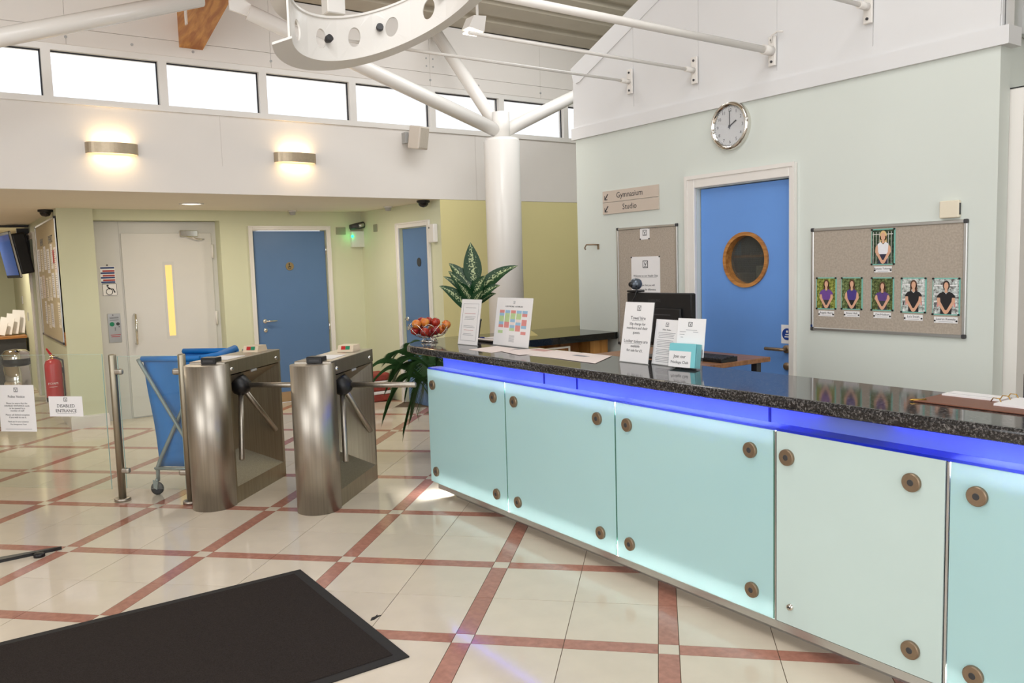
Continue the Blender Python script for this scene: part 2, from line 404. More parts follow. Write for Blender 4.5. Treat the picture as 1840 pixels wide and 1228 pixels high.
# bulkhead above, clerestory sill
wall('wall_bulkhead', m_white, -5, 6.6, YB-.004, YB+.2, ZC+.001, 3.03)
wall('wall_bulkhead_top', m_white, -5, 6.6, YB, YB+.2, 3.47, 4.14)
# low ceiling
wall('ceiling', m_ceil, -5, XS+.14, YB+.0015, 11, ZC, ZC+.0008)
# unseen sides of the hall
wall('wall_left', m_white, -5.1, -5.0, -9, 11, 0, 4.2)
wall('wall_front', m_white, -5, 6.6, -9.1, -9.0, 0, 5.4)
wall('wall_far_right', m_mint, 6.5, 6.6, -9, 2.4, 0, 5)
# panels above the windows: joints and covers
for x0 in (-4.6, -2.9, -1.2, .5, 2.2, 3.9, 5.35):
    x1 = {3.9: 5.35, 5.35: 6.5}.get(x0, x0+1.7)
    t = B('trim_1', m_white, None, x0+.0012, x1-.0012, YB-.012, YB, 3.636, 4.13, **S)
    B('trim_2', m_white, None, x0+.0012, x1-.0012, YB-.012, YB, 3.50, 3.632, **S)
bm = nb()
for x in (-.6, .5, 1.0, 1.5, 2.2, 2.8, 3.4, 3.9, 4.5, 5.35, 5.8): disc(bm, .012, YB-.018, YB-.012, x, 3.56, 8)
for x in (3.86, 3.94):
    for z in (3.70, 3.78): disc(bm, .009, YB-.016, YB-.012, x, z, 8)
obj('trim_screw_heads', bm, m_grey, None, **S)
# joints of the bulkhead boards
B('trim_3', M('joint', (214, 207, 199), .7, var=.02), None, 4.437, 4.443, YB-.0055, YB-.003, ZC, 3.03, **S)
B('trim_4', MATS['joint'], None, 1.697, 1.701, YB-.0055, YB-.003, ZC+.25, 3.03, **S)
# ------------------------------------------------------------------ clerestory windows
for k, (x0, x1) in enumerate(((-2.32, -1.44), (-1.44, -.56), (-.56, .345), (.345, 1.235), (1.235, 2.115), (2.115, 3.015), (3.015, 3.92), (3.92, 4.805), (4.805, 5.725), (5.725, 6.5))):
    bm = nb(); f = .035
    box(bm, x0, x1, YB-.006, YB+.09, 3.03, 3.075); box(bm, x0, x1, YB-.006, YB+.09, 3.45, 3.50)
    box(bm, x0, x0+f, YB-.006, YB+.09, 3.075, 3.45); box(bm, x1-f, x1, YB-.006, YB+.09, 3.075, 3.45)
    w = obj('window_%d' % (k+1), bm, m_gloss, None, **S)
    bm = nb(); box(bm, x0+f, x1-f, YB+.04, YB+.05, 3.44, 3.45); box(bm, x1-f-.011, x1-f, YB+.04, YB+.05, 3.075, 3.45)
    obj('gasket', bm, m_gasket, w)
    B('pane', m_wing, w, x0+f, x1-f, YB+.051, YB+.057, 3.075, 3.45)
    B('sill', m_gloss, w, x0, x1, YB-.022, YB-.004, 3.022, 3.045)

# ------------------------------------------------------------------ roof: profiled metal sheet rising towards the hall
KR = .21
def zr(y): return 4.14 + KR*(YB-y)
roof = obj('ceiling_roof', prism(nb(), [(YB+.2, zr(YB+.2)+.05), (-9, zr(-9)+.05), (-9, zr(-9)+.12), (YB+.2, zr(YB+.2)+.12)], -5, 6.6, 'YZ'), m_roof, None, **S)
pitch = .33
for k in range(14):
    y0 = YB - .02 - k*pitch
    pr_ = []
    for a, dz in ((0, 0), (.20, 0), (.22, .045), (.31, .045), (.33, 0)): pr_.append((y0-a, zr(y0-a)+dz))
    bm = prism(nb(), pr_ + [(a, b+.004) for a, b in pr_[::-1]], -5, 6.55, 'YZ')
    obj('roof_rib', bm, m_roof, roof)
# timber rafter
raf = obj('timber_rafter', prism(nb(), [(YB-.01, 3.585), (-6.0, 3.585+.21*(YB+6)), (-6.0, zr(-6)), (YB-.01, zr(YB))], 1.385, 1.585, 'YZ'), m_pine, None,
          label='orange pine roof beam running up from the clerestory windows', cat='beam')
br = thing('beam_bracket', 'small white steel hinge bracket on the side of the pine beam', 'bracket', (1.385, 2.0, 3.86))
B('plate', m_gloss, br, -.012, 0, -.02, .03, -.16, .1); obj('bolt', tube(nb(), [(-.03, .0, -.02), (-.12, .0, -.06)], .012, 8), m_grey, br)
sp = thing('beam_lamp', 'small white oval lamp holder fixed to the side of the pine beam', 'lamp', (1.37, 1.55, 3.98))
obj('body', lathe(nb(), [(0, 0), (.05, .005), (.06, .02), (.05, .04), (0, .045)], 16, 'X', (-.05, 0, -.05)), m_gloss, sp)
obj('arm', tube(nb(), [(-.02, 0, -.09), (-.1, .0, -.1)], .012, 8), m_gloss, sp)

# ------------------------------------------------------------------ steel tree column with struts
def column(x, y, label, struts):
    t = thing('steel_column', label, 'column', (x, y, 0))
    obj('shaft', lathe(nb(), [(0, 0), (.172, 0), (.172, 2.775), (.165, 2.79), (0, 2.79)], 40), m_gloss, t)
    obj('cap_ring', lathe(nb(), [(.165, 2.785), (.166, 2.80), (.09, 2.80)], 40), m_gloss, t)
    obj('neck', lathe(nb(), [(0, 2.79), (.083, 2.79), (.083, 3.05), (0, 3.05)], 28), m_gloss, t)
    for e in struts: obj('strut', tube(nb(), [(0, 0, 2.86), tuple(Vector(e)-Vector((x, y, 0)))], .064, 16), m_gloss, t)
    return t
column(4.02, 1.2, 'white round steel column behind the reception counter with branching struts', [(1.72, 1.42, 3.70), (3.93, 2.27, 4.08), (6.3, 1.75, 3.85)])
c2 = column(-1.08, 1.2, 'white round steel column hidden beside the lobby, its strut meeting the pine beam', [(1.36, 1.45, 3.76), (-1.1, 2.27, 4.08)])
gp = thing('gusset_plate', 'flat white steel plate joining the strut to the pine beam', 'plate', (1.6, 1.43, 3.72))
obj('plate', prism(nb(), [(-.03, -.02), (.16, -.06), (.17, .03), (-.03, .14)], -.01, .01, 'XZ'), m_gloss, gp)

# ------------------------------------------------------------------ curved ring beam (I-section with round holes)
RC = (1.537, -1.445, 2.97); RR_ = .524; A0 = math.radians(158.5); DH = .429      # tilted circle
ZB, ZT = RC[2], RC[2]+.222
def wf(s, y, z):
    """s = arc length from the open end, y = offset towards the middle, z = height"""
    a = A0 - s/RR_; x, yy = RC[0]+(RR_-y)*math.cos(a), RC[1]+(RR_-y)*math.sin(a)
    return (x, yy, z + .26*(x-RC[0]) - .316*(yy-RC[1]))
ring = thing('ring_beam', 'curved white steel ring beam with oval holes hanging under the roof', 'beam')
bm = nb(); first = (A0-(2.387+DH/2))*RR_; n_h = 12; L = first + n_h*DH*RR_
for k in range(-1, n_h):
    s0, s1 = (0, first) if k < 0 else (first+k*DH*RR_, first+(k+1)*DH*RR_)
    if k >= 0: holed_plate(bm, s0, s1, ZB, ZT, (s0+s1)/2, ZB+.112, .054, -.005, .005, n=40, rx=.038, fn=wf)
    else:
        v = [[bm.verts.new(wf(u, y, z)) for u, z in ((s0, ZB), (s1, ZB), (s1, ZT), (s0, ZT))] for y in (-.005, .005)]
        bm.faces.new(v[0]); bm.faces.new(v[1][::-1])
        for q in range(4): bm.faces.new((v[0][q], v[0][(q+1) % 4], v[1][(q+1) % 4], v[1][q]))
bmesh.ops.remove_doubles(bm, verts=bm.verts, dist=1e-5)
obj('web', bm, m_gloss, ring)
def flange(z0, z1, w):
    bm = nb(); N = 90; rows = []
    for k in range(N+1):
        s = L*k/N; rows.append([bm.verts.new(wf(s, y, z)) for y, z in ((-w, z0), (.014, z0), (.014, z1), (-w, z1))])
    for a, b in zip(rows, rows[1:]):
        for i in range(4): f = bm.faces.new((a[i], a[(i+1) % 4], b[(i+1) % 4], b[i]))
    bm.faces.new(rows[0]); bm.faces.new(rows[-1][::-1]); return bm
obj('lower_flange', flange(ZB-.012, ZB, .085), m_gloss, ring); obj('upper_flange', flange(ZT, ZT+.012, .085), m_gloss, ring)
for s, z in ((.46, ZB+.10), (.80, ZB+.12), (1.19, ZB+.135)):
    bm = nb(); p0 = Vector(wf(s, .005, z)); p1 = Vector(wf(s, .045, z)); tube(bm, [p0, p0.lerp(p1, .5), p1], [.012, .022, .02], 10); obj('knob', bm, m_dark, ring)
# hanger rods of the ring and tie rods to the panelled wall
for y, x0, z, r in ((-.77, 1.50, 2.935, .010), (-1.41, 2.03, 2.885, .011), (-2.05, 1.70, 2.87, .022), (-2.69, 1.45, 2.965, .013)):
    t = thing('tie_rod', {-.77: 'thin white tie rod, nearest the steel column', -1.41: 'thin white tie rod, second along from the steel column', -2.05: 'thick white tie rod with an open hooked bracket', -2.69: 'white tie rod nearest the mint corner window'}[y] + ', ring beam to panelled wall', 'tie rod', (XR, y, z), group='tie rods between ring beam and panelled wall')
    obj('rod', tube(nb(), [(x0-XR, 0, .01), (-.09, 0, 0)], r, 12), m_gloss, t)
    obj('fork', tube(nb(), [(-.11, 0, 0), (-.03, 0, 0)], r+.008, 12), m_gloss, t)
    pl = B('bracket_plate', m_gloss, t, -.03, -.014, -.026, .026, -.09, .09, r=.003)
    for zz in (-.065, .065): obj('bolt_head', lathe(nb(), [(0, -.036), (.008, -.036), (.008, -.03)], 8, 'X', (0, 0, zz)), m_dark, pl)
    if y == -2.05: obj('hook', tube(nb(), [(-.03, .0, .05), (-.04, -.01, .09), (-.04, -.05, .105), (-.04, -.09, .095)], .006, 8), m_gloss, t)
hang = thing('roof_speaker', 'white box lamp hanging from the roof behind the ring beam', 'lamp', (1.66, -.42, 3.32))
box_bm = box(nb(), -.06, .06, -.05, .05, -.13, .06, r=.006); obj('housing', box_bm, m_gloss, hang)
obj('stem', tube(nb(), [(0, 0, .05), (0, 0, zr(-.42)-3.33)], .012, 8), m_gloss, hang)
sl = thing('spotlight', 'lit white spotlight beside the end of the ring beam', 'lamp', (2.62, -.55, 3.23))
obj('housing', prism(nb(), [(-.07, -.03), (.05, -.05), (.07, .06), (-.03, .05)], -.05, .05, 'XZ'), m_gloss, sl)
B('lens', emitM('spot_lens', (255, 240, 210), 6.0), sl, -.062, .042, -.045, .045, -.058, -.048)
obj('stem', tube(nb(), [(.03, 0, .05), (.03, 0, zr(-.55)-3.24)], .01, 8), m_gloss, sl)
_l = bpy.data.lights.new('spot_beam', 'SPOT'); _l.energy = 30; _l.spot_size = 1.5; _l.spot_blend = .9; _l.shadow_soft_size = .25; _l.color = (1, .97, .9)
_o = bpy.data.objects.new('spot_beam', _l); link(_o, sl, (0, 0, -.32)); _o.rotation_euler = (Vector((5.1, 2.33, 1.3))-Vector((2.62, -.55, 2.9))).to_track_quat('-Z', 'Y').to_euler()

# ------------------------------------------------------------------ right wall, door opening, panelled gable
yA, yB_, zD = -1.40, -2.175, 2.085       # opening of the office door
bm = nb(); box(bm, XR, XR+.105, -3.385, yB_, 0, 2.6); box(bm, XR, XR+.12, yA, -.095, 0, 2.6); box(bm, XR, XR+.12, yB_, yA, zD, 2.6)
wall_right = obj('wall_right', bm, m_mint, None, **S)
# set-back wall at the right edge with glazed frame
bm = nb(); box(bm, XR+.1045, 6.5, -3.38, -3.26, 0, 2.67); obj('wall_right_return', bm, m_mint, None, **S)
gable = [(-.075, 2.69), (-.075, 3.05), (-.04, 3.18), (-.84, 3.51), (-3.385, 4.575), (-3.385, 2.69)]
wall_g = obj('wall_gable', prism(nb(), gable, XR+.006, XR+.1, 'YZ'), m_gable, None, **S)
jo = [-.078, -.79, -1.43, -2.07, -2.71, -3.383]
def gz(y): return 3.18 + (-.04-y)*.4175
for a, b in zip(jo, jo[1:]):
    top = [(b+.0012, gz(b)-.13), (a-.0012, gz(a)-.13)] if a < -.1 else [(b+.0012, gz(b)-.13), (-.25, gz(-.25)-.13), (a-.0012, 3.06)]
    bm = prism(nb(), [(a-.0012, 2.75), (b+.0012, 2.75)] + top, XR-.004, XR+.007, 'YZ'); obj('cladding_panel', bm, m_gable, wall_g)
bm = nb()
prism(bm, [(-.12, 3.05), (-.16, 3.05), (-3.38, gz(-3.38)-.115), (-3.38, gz(-3.38)-.075)], XR-.012, XR+.006, 'YZ')
obj('sloping_batten', bm, m_gable, wall_g)
B('trim_5', m_gable, None, XR-.022, XR+.11, -3.43, -.065, 2.6, 2.69, **S)
B('trim_6', m_gable, None, XR-.006, XR+.006, -3.38, -.08, 2.69, 2.75, **S)
# end of the gable wall: aluminium window post and bronze glass beyond
w = B('window_11', m_alu, None, XR+.03, XR+.12, -3.43, -3.39, 2.69, 4.6, **S)
B('sash', m_alu, w, XR+.12, XR+.16, -3.45, -3.40, 2.75, 4.6); B('pane', M('bronze_glass', (140, 116, 62), .1, var=.1), w, XR+.16, 6.5, -3.43, -3.41, 2.79, 4.6)
B('rail', m_alu, w, XR+.11, 6.5, -3.45, -3.40, 2.66, 2.79)
w = thing('door_5', 'white framed glazed door at the end of the mint wall', None, (0, 0, 0), kind='structure'); 
bm = nb(); box(bm, XR+.108, XR+.19, -3.45, -3.381, 0, 2.40); box(bm, XR+.19, 5.2, -3.45, -3.381, 2.3, 2.40); box(bm, XR+.19, 5.2, -3.43, -3.381, .95, 1.03); box(bm, XR+.19, 5.2, -3.43, -3.381, 0, .2)
obj('frame', bm, m_gloss, w); B('pane', M('dark_pane', (64, 58, 74), .12, var=.1), w, XR+.19, 5.2, -3.41, -3.39, .2, 2.3)
B('cap', m_black, w, XR+.105, XR+.135, -3.455, -3.381, 2.40, 2.406)

# ------------------------------------------------------------------ doors
def architrave(parent, x0, x1, z1, w=.075, t=.022, mat=m_gloss, y=0.0, wr=None):
    wr = wr or w
    """moulded frame in local coords (x right, front = -y)"""
    for nm, d in (('frame_jamb', (x0-w, x0, 0, z1+w)), ('frame_jamb', (x1, x1+wr, 0, z1+w)), ('frame_head', (x0, x1, z1, z1+w))):
        bm = box(nb(), d[0], d[1], y-t, y, d[2], d[3], r=.004)
        if nm == 'frame_jamb':
            o = d[0] if d[0] < x0 else d[1]; i = d[1] if d[0] < x0 else d[0]
            box(bm, min(o, o+(i-o)*.3), max(o, o+(i-o)*.3), y-t-.008, y-t, 0, d[3])
        else: box(bm, d[0]-w*.7, d[1]+wr*.7, y-t-.008, y-t, d[3]-w*.3, d[3])
        obj(nm, bm, mat, parent)
def lever(parent, x, z, dirx, y, mat=m_chrome):
    h = obj('handle', tube(nb(), [(x, y, z), (x, y-.05, z), (x+dirx*.02, y-.055, z), (x+dirx*.13, y-.055, z)], .011, 10), mat, parent)
    obj('rose', lathe(nb(), [(0, y-.012), (.026, y-.012), (.026, y)], 20, 'Y', (x, 0, z)), mat, h); obj('keyhole_rose', lathe(nb(), [(0, y-.01), (.024, y-.01), (.024, y)], 20, 'Y', (x, 0, z-.11)), mat, h)
    return h
# door_1 : accessible toilet
d1 = thing('door_1', 'blue accessible toilet door with lever handle beside the lift', None, (2.57, YD, 0), 0, kind='structure')
B('leaf', m_blue, d1, .02, .905, .02, .06, .006, 2.085, r=.003); architrave(d1, .0, .92, 2.095, .05)
B('kick_plate', M('kick_tan', (170, 140, 104), .5, var=.05), d1, .03, .895, .016, .022, .006, .13)
lever(d1, .10, 1.01, 1, .02)
bm = nb(); disc(bm, .05, .012, .02, .44, 1.66, 24); pl = obj('sign_disc', bm, M('brass_dull', (170, 150, 110), .35, .7, var=.04), d1)
bm = nb(); disc(bm, .009, .010, .012, .435, 1.688, 10); ring_plate(bm, .018, .013, .010, .012, .437, 1.645, 16); box(bm, .43, .438, .010, .012, 1.65, 1.68); box(bm, .436, .455, .010, .012, 1.655, 1.662); obj('wheelchair_symbol', bm, m_ink, pl)
for z in (.85, 1.8): obj('hinge', tube(nb(), [(.912, .012, z), (.912, .012, z+.1)], .01, 8), m_chrome, d1)
# door_2 : narrow looking door on the side wall
d2 = thing('door_2', 'blue toilet door with oval sign plate on the side wall', None, (XS, 3.30, 0), RW, kind='structure')
B('leaf', m_blue, d2, .015, .665, .03, .07, .006, 2.05, r=.003); architrave(d2, .0, .68, 2.06, .06)
lever(d2, .075, 1.0, 1, .03); bm = nb(); disc(bm, .05, .022, .03, .40, 1.66, 20, rx=.045); obj('sign_disc', bm, m_dark, d2)
for z in (.9, 1.75): obj('hinge', tube(nb(), [(.672, .02, z), (.672, .02, z+.1)], .01, 8), m_chrome, d2)
# door_3 : office door with porthole
d3 = thing('door_3', 'bright blue office door with a round wood-rimmed porthole', None, (XR, -1.40, 0), RW, kind='structure')
bm = nb(); cxp, czp, rp = .40, 1.585, .172
holed_plate(bm, .012, .765, 1.0, 2.08, cxp, czp, rp, .03, .07, 64); box(bm, .012, .765, .03, .07, .006, 1.0)
obj('leaf', bm, m_blue3, d3); architrave(d3, 0, .775, 2.09, .085, .028, wr=.045)
pr3 = obj('porthole_rim', ring_plate(nb(), .184, .160, .014, .10, cxp, czp, 56), m_oak, d3)
bm = nb(); disc(bm, .161, .072, .076, cxp, czp, 40); obj('porthole_glass', bm, glassM('wired_glass', (200, 205, 200), alpha=.10), d3)
bm = nb()
for k in range(-11, 12):
    hh = math.sqrt(max(0, .15**2-(k*.0127)**2)); box(bm, cxp+k*.0127-.0005, cxp+k*.0127+.0005, .0612, .062, czp-hh, czp+hh); box(bm, cxp-hh, cxp+hh, .0612, .062, czp+k*.0127-.0005, czp+k*.0127+.0005)
obj('wire_mesh', bm, m_dark, d3, kind='stuff')
h3 = lever(d3, .725, 1.01, -1, .03, m_bronze)
ns = B('notice', m_paper, d3, .68, .762, .0285, .03, 1.045, 1.165)
bm = nb(); disc(bm, .038, .0275, .0285, .725, 1.105, 24); obj('blue_disc', bm, M('safety_blue', (20, 62, 150), .5, var=.02), ns)
bm = nb(); disc(bm, .008, .027, .0275, .725, 1.122, 10); box(bm, .712, .738, .027, .0275, 1.10, 1.106); box(bm, .706, .744, .027, .0275, 1.085, 1.092); obj('blue_disc_print', bm, m_paper, ns)
# dim office behind the porthole
bm = nb(); box(bm, XR+1.5, XR+1.55, -3.2, -.4, 0, 2.6); box(bm, XR+.12, XR+1.5, -.45, -.4, 0, 2.6); box(bm, XR+.12, XR+1.5, -3.25, -3.2, 0, 2.6); box(bm, XR+.12, XR+1.55, -3.25, -.4, 2.6, 2.65)
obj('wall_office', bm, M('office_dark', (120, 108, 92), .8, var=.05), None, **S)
of = thing('office_shelf', 'wooden shelf unit seen dimly through the door porthole', 'shelf', (XR+1.1, -1.1, 0))
for z in (1.25, 1.62, 2.0): B('board', m_oak, of, 0, .35, -.5, .95, z-.02, z)
for y in (-.5, .93): B('upright', m_oak, of, 0, .35, y, y+.02, 0, 2.2)
for k, (y, z, w_, h_, mm) in enumerate(((-.3, 1.62, .22, .2, m_black), (0, 1.62, .25, .16, m_dark), (.35, 1.62, .2, .24, m_blue), (-.2, 1.25, .3, .28, m_grey), (.3, 1.25, .25, .22, m_paper), (.02, 2.0, .3, .05, m_yellow), (.6, 1.62, .22, .26, m_dark), (.62, 1.25, .2, .25, m_black))):
    B('office_box', mm, None, 0, .25, 0, w_, 0, h_, r=.006, label=('black', 'dark grey', 'blue', 'light grey', 'white', 'yellow flat', 'tall dark grey', 'lower black')[k]+' office box on the shelf behind the porthole', cat='box', group='boxes in the office', loc=(XR+1.13, -1.1+y, z+.0005))
_l = bpy.data.lights.new('assumed_office_lamp', 'POINT'); _l.energy = 16; _l.color = (1, .85, .6); _l.shadow_soft_size = .1; _o = bpy.data.objects.new('assumed_office_lamp', _l); COL.objects.link(_o); _o.location = (XR+.7, -1.3, 2.45)  # unseen lamp, assumed and added to light the office dimly
# door_4 : platform lift front
d4 = thing('door_4', 'pale grey platform lift door with narrow lit window', None, (.86, 4.575, 0), 0, kind='structure')
m_lift = M('lift_grey', (212, 211, 207), .4, var=.01); m_lift2 = M('lift_door', (219, 217, 212), .35, var=.01)
B('surround', m_lift, d4, 0, 1.34, -.03, 0, 0, 2.20)
lf = B('leaf', m_lift2, d4, .315, 1.285, -.045, -.03, .01, 2.07, r=.003)
B('side_joint', m_grey, d4, .298, .302, -.0315, -.03, 0, 2.2)
wn = B('vision_frame', m_lift, d4, .73, .85, -.048, -.045, .87, 1.75)
B('vision_pane', M('lift_window_lit', (244, 216, 140), .3, emit=(246, 212, 120), estr=.5), wn, .755, .825, -.0495, -.048, .905, 1.71)
ph = obj('pull_handle', tube(nb(), [(.40, -.045, 1.17), (.40, -.10, 1.17), (.40, -.10, .84), (.40, -.045, .84)], .014, 10), m_chrome, d4)
dc = B('door_closer', m_chrome, d4, .93, 1.13, -.085, -.045, 2.03, 2.10, r=.006); obj('closer_arm', tube(nb(), [(1.0, -.09, 2.03), (1.12, -.12, 2.0), (1.2, -.05, 2.0)], .008, 8), m_chrome, d4)
for z in (1.78, 1.0): obj('hinge', tube(nb(), [(1.29, -.05, z), (1.29, -.05, z+.16)], .014, 10), m_gloss, d4)
# signs of the lift
def plate(name, parent, mat, x0, x1, z0, z1, y0, y1, **k): return B(name, mat, parent, x0, x1, y0, y1, z0, z1, **k)
ls = thing('lift_rules_sign', 'small white sign with blue and red stripes on the lift front', 'sign', (1.02, 4.544, 1.62))
plate('panel', ls, m_paper, -.075, .075, -.10, .09, -.003, 0)
for k, (z, mm, w_) in enumerate(((.075, m_blue, .07), (.04, m_red, .06), (.018, m_blue, .07), (-.010, m_red, .06), (-.032, m_blue, .07), (-.06, m_red, .06), (-.082, m_blue, .07))):
    plate('stripe', ls, M('stripe_blue', (36, 62, 120), .5, var=.02) if mm is m_blue else M('stripe_red', (176, 66, 62), .5, var=.02), -.07+(.0 if mm is m_blue else .02), .07, z-.009, z+.009, -.0036, -.003)
bm = nb(); disc(bm, .008, -.003, 0, 0, .105, 12); obj('screw', bm, m_dark, ls)
ws = thing('wheelchair_sign', 'white square wheelchair sign on the lift front', 'sign', (1.03, 4.544, 1.455))
plate('panel', ws, m_paper, -.075, .075, -.07, .07, -.003, 0, r=.001)
bm = nb()
for d in ((-.07, .07, .062, .066), (-.07, .07, -.066, -.062)): box(bm, d[0], d[1], -.0036, -.003, d[2], d[3])
for d in ((-.072, -.068), (.068, .072)): box(bm, d[0], d[1], -.0036, -.003, -.064, .064)
obj('border', bm, m_ink, ws)
bm = nb(); disc(bm, .011, -.0038, -.003, -.02, .045, 14); ring_plate(bm, .036, .029, -.0038, -.003, -.005, -.022, 28)
prism(bm, [(-.027, .03), (-.013, .03), (-.008, .004), (.028, .002), (.045, -.035), (.057, -.03), (.036, .012), (-.014, .014)], -.0038, -.003, 'XZ'); obj('wheelchair_symbol', bm, m_ink, ws)
cp = thing('lift_call_panel', 'grey lift call panel with green button', 'control panel', (1.05, 4.544, 1.03))
plate('panel', cp, m_alu, -.065, .065, -.16, .16, -.006, 0, r=.002)
bm = nb(); disc(bm, .024, -.016, -.006, -.025, .045, 20); obj('green_button', bm, m_green, cp); bm = nb(); disc(bm, .018, -.014, -.006, .035, .045, 20); obj('key_switch', bm, m_dark, cp)
for (x, z) in ((.005, .0), (.045, .012), (.005, -.02), (-.01, .145)):
    bm = nb(); disc(bm, .006, -.009, -.006, x, z, 10); obj('lamp_dot', bm, m_ink, cp)
bm = nb()
for z in (.12, .11, .09): box(bm, -.045, .045, -.0066, -.006, z-.002, z+.002)
obj('print', bm, m_ink, cp)
bm = nb(); box(bm, -.045, .055, -.0066, -.006, -.078, -.072); box(bm, -.04, .05, -.0066, -.006, -.098, -.092); obj('red_print', bm, m_red, cp)

# ------------------------------------------------------------------ reception counter
Y0, Y1 = -.39, -5.25
ct = thing('reception_counter', 'reception counter front of backlit mint frosted glass panels with blue glow', 'counter', (0, 0, 0))
m_cwhite = M('counter_white', (236, 238, 236), .5, var=.01)
B('carcass', m_cwhite, ct, 2.345, 2.70, Y1, Y0-.06, .06, .985)
bm = nb(); box(bm, 2.335, 2.69, Y1, -.57, 0, .06); obj('plinth', bm, m_alu, ct)
B('lower_ledge', m_alu, ct, 2.2405, 2.345, Y1, Y0-.10, .062, .094)
m_front = frostedM('frosted_mint', (204, 247, 249), .28); m_frontw = M('panel_pale', (206, 226, 222), .3, var=.01)
pan = [(-.392, -1.342), (-1.350, -2.326), (-2.334, -3.290), (-3.305, -3.988), (-4.006, -4.98)]
bolts = [[(-.467, .787), (-1.226, .789), (-.476, .178), (-1.232, .182)], [(-1.445, .788), (-2.198, .791), (-1.460, .181), (-2.208, .186)], [(-2.422, .79), (-3.176, .793), (-2.430, .185), (-3.184, .188)], [(-3.358, .793), (-3.874, .796), (-3.88, .187)], [(-4.096, .795), (-4.097, .181), (-4.85, .795), (-4.85, .181)]]
for k, (a, b) in enumerate(pan):
    p = B('glass_panel' if k != 3 else 'access_panel', m_front if k != 3 else m_frontw, ct, 2.24, 2.25, b, a, .095, .893, r=.0015)
    if k != 3: B('polished_edge', m_edge, p, 2.2405, 2.2495, b-.0012, b+.0002, .096, .892)
    for y, z in bolts[k]:
        bo = obj('bolt', lathe(nb(), [(0, 2.226), (.030, 2.226), (.0335, 2.229), (.0335, 2.2405)], 28, 'X', (0, y, z), smooth=False), m_bronze, p)
        obj('bolt_socket', lathe(nb(), [(0, 2.2245), (.010, 2.2245), (.012, 2.2262)], 16, 'X', (0, y, z), smooth=False), m_dark, p)
    if k == 3:
        lk = obj('lock', lathe(nb(), [(0, 2.228), (.012, 2.228), (.014, 2.2405)], 20, 'X', (0, -3.375, .175)), m_chrome, p); B('lock_slot', m_dark, p, 2.2275, 2.2281, -3.383, -3.367, .172, .178)
    else:
        for z in (.865, .115):
            tb = obj('fluorescent_tube', tube(nb(), [(2.30, a-.05, z), (2.30, b+.05, z)], .008, 8), emitM('tube_light', (252, 255, 253), 620.0), ct)
for a, b in ((-.40, -3.29), (-4.01, -4.98)):
    for z in (.158, .842): B('light_baffle', m_cwhite, ct, 2.268, 2.344, b, a, z-.004, z+.004)
for y in (-3.297, -3.997): B('edge_post', m_alu, ct, 2.244, 2.34, y-.004, y+.004, .075, .89)
m_bacr = M('blue_acrylic', (136, 158, 250), .16, var=.02, spec=.5)
for a, b in ((-.455, -1.62), (-1.622, -1.92), (-1.922, -3.20), (-3.202, Y1)): B('blue_fascia', m_bacr, ct, 2.335, 2.345, b, a, .90, .99)
for y in (-1.621, -1.921, -3.201): B('fascia_joint', M('joint_blue', (30, 40, 150), .3, var=.02), ct, 2.331, 2.336, y-.006, y+.006, .903, .99)
B('glass_shelf', frostedM('blue_shelf', (40, 60, 235), .4, .08), ct, 2.245, 2.345, Y1, Y0-.005, .893, .903)
for a, b in ((-.47, -3.45), (-3.75, Y1)): B('led_strip', emitM('led_blue', (24, 60, 255), 15.0), ct, 2.318, 2.326, b, a, .9835, .9885)
# granite worktop
wt = nb(); prism(wt, [(2.195, -.24), (2.215, -.15), (2.28, -.05), (2.38, .05), (2.52, .125), (2.72, .19), (2.72, -.57), (2.72, Y1), (2.195, Y1)], .992, 1.045)
bmesh.ops.bevel(wt, geom=[e for e in wt.edges if abs(e.verts[0].co.z-e.verts[1].co.z) < 1e-6 and not (abs(e.verts[0].co.x-2.72) < 1e-4 and abs(e.verts[1].co.x-2.72) < 1e-4)], offset=.016, segments=4, profile=.5, affect='EDGES')
obj('granite_worktop', wt, m_granite, None, label='long polished dark speckled granite top of the reception counter', cat='worktop')
rt = nb(); prism(rt, [(2.722, -.57), (2.722, .19), (4.15, .19), (4.15, -.088), (3.862, -.088), (3.862, -.57)], .993, 1.045)
obj('return_worktop', rt, m_granite2, None, label='plain black worktop joining the counter end to the mint wall', cat='worktop')
rc = thing('return_cupboard', 'wooden cupboard under the black return worktop', 'cupboard', (0, 0, 0))
B('back_panel', m_ply, rc, 2.74, 3.40, .05, .07, 0, .992); B('end_block', woodM('ply_light', (176, 118, 52), (206, 150, 78), .5, 1.0, 'Z'), rc, 3.62, 3.80, -.52, .05, 0, .99); B('shelf_side', m_ply, rc, 3.42, 3.60, -.40, .05, 0, .99)
bm = nb(); box(bm, 2.74, 3.40, -.545, -.53, .955, .968); box(bm, 3.385, 3.40, -.545, -.53, .2, .955); obj('door_frame', bm, m_ceil, rc)
B('door', m_ply, rc, 2.75, 3.385, -.54, -.532, .2, .955)

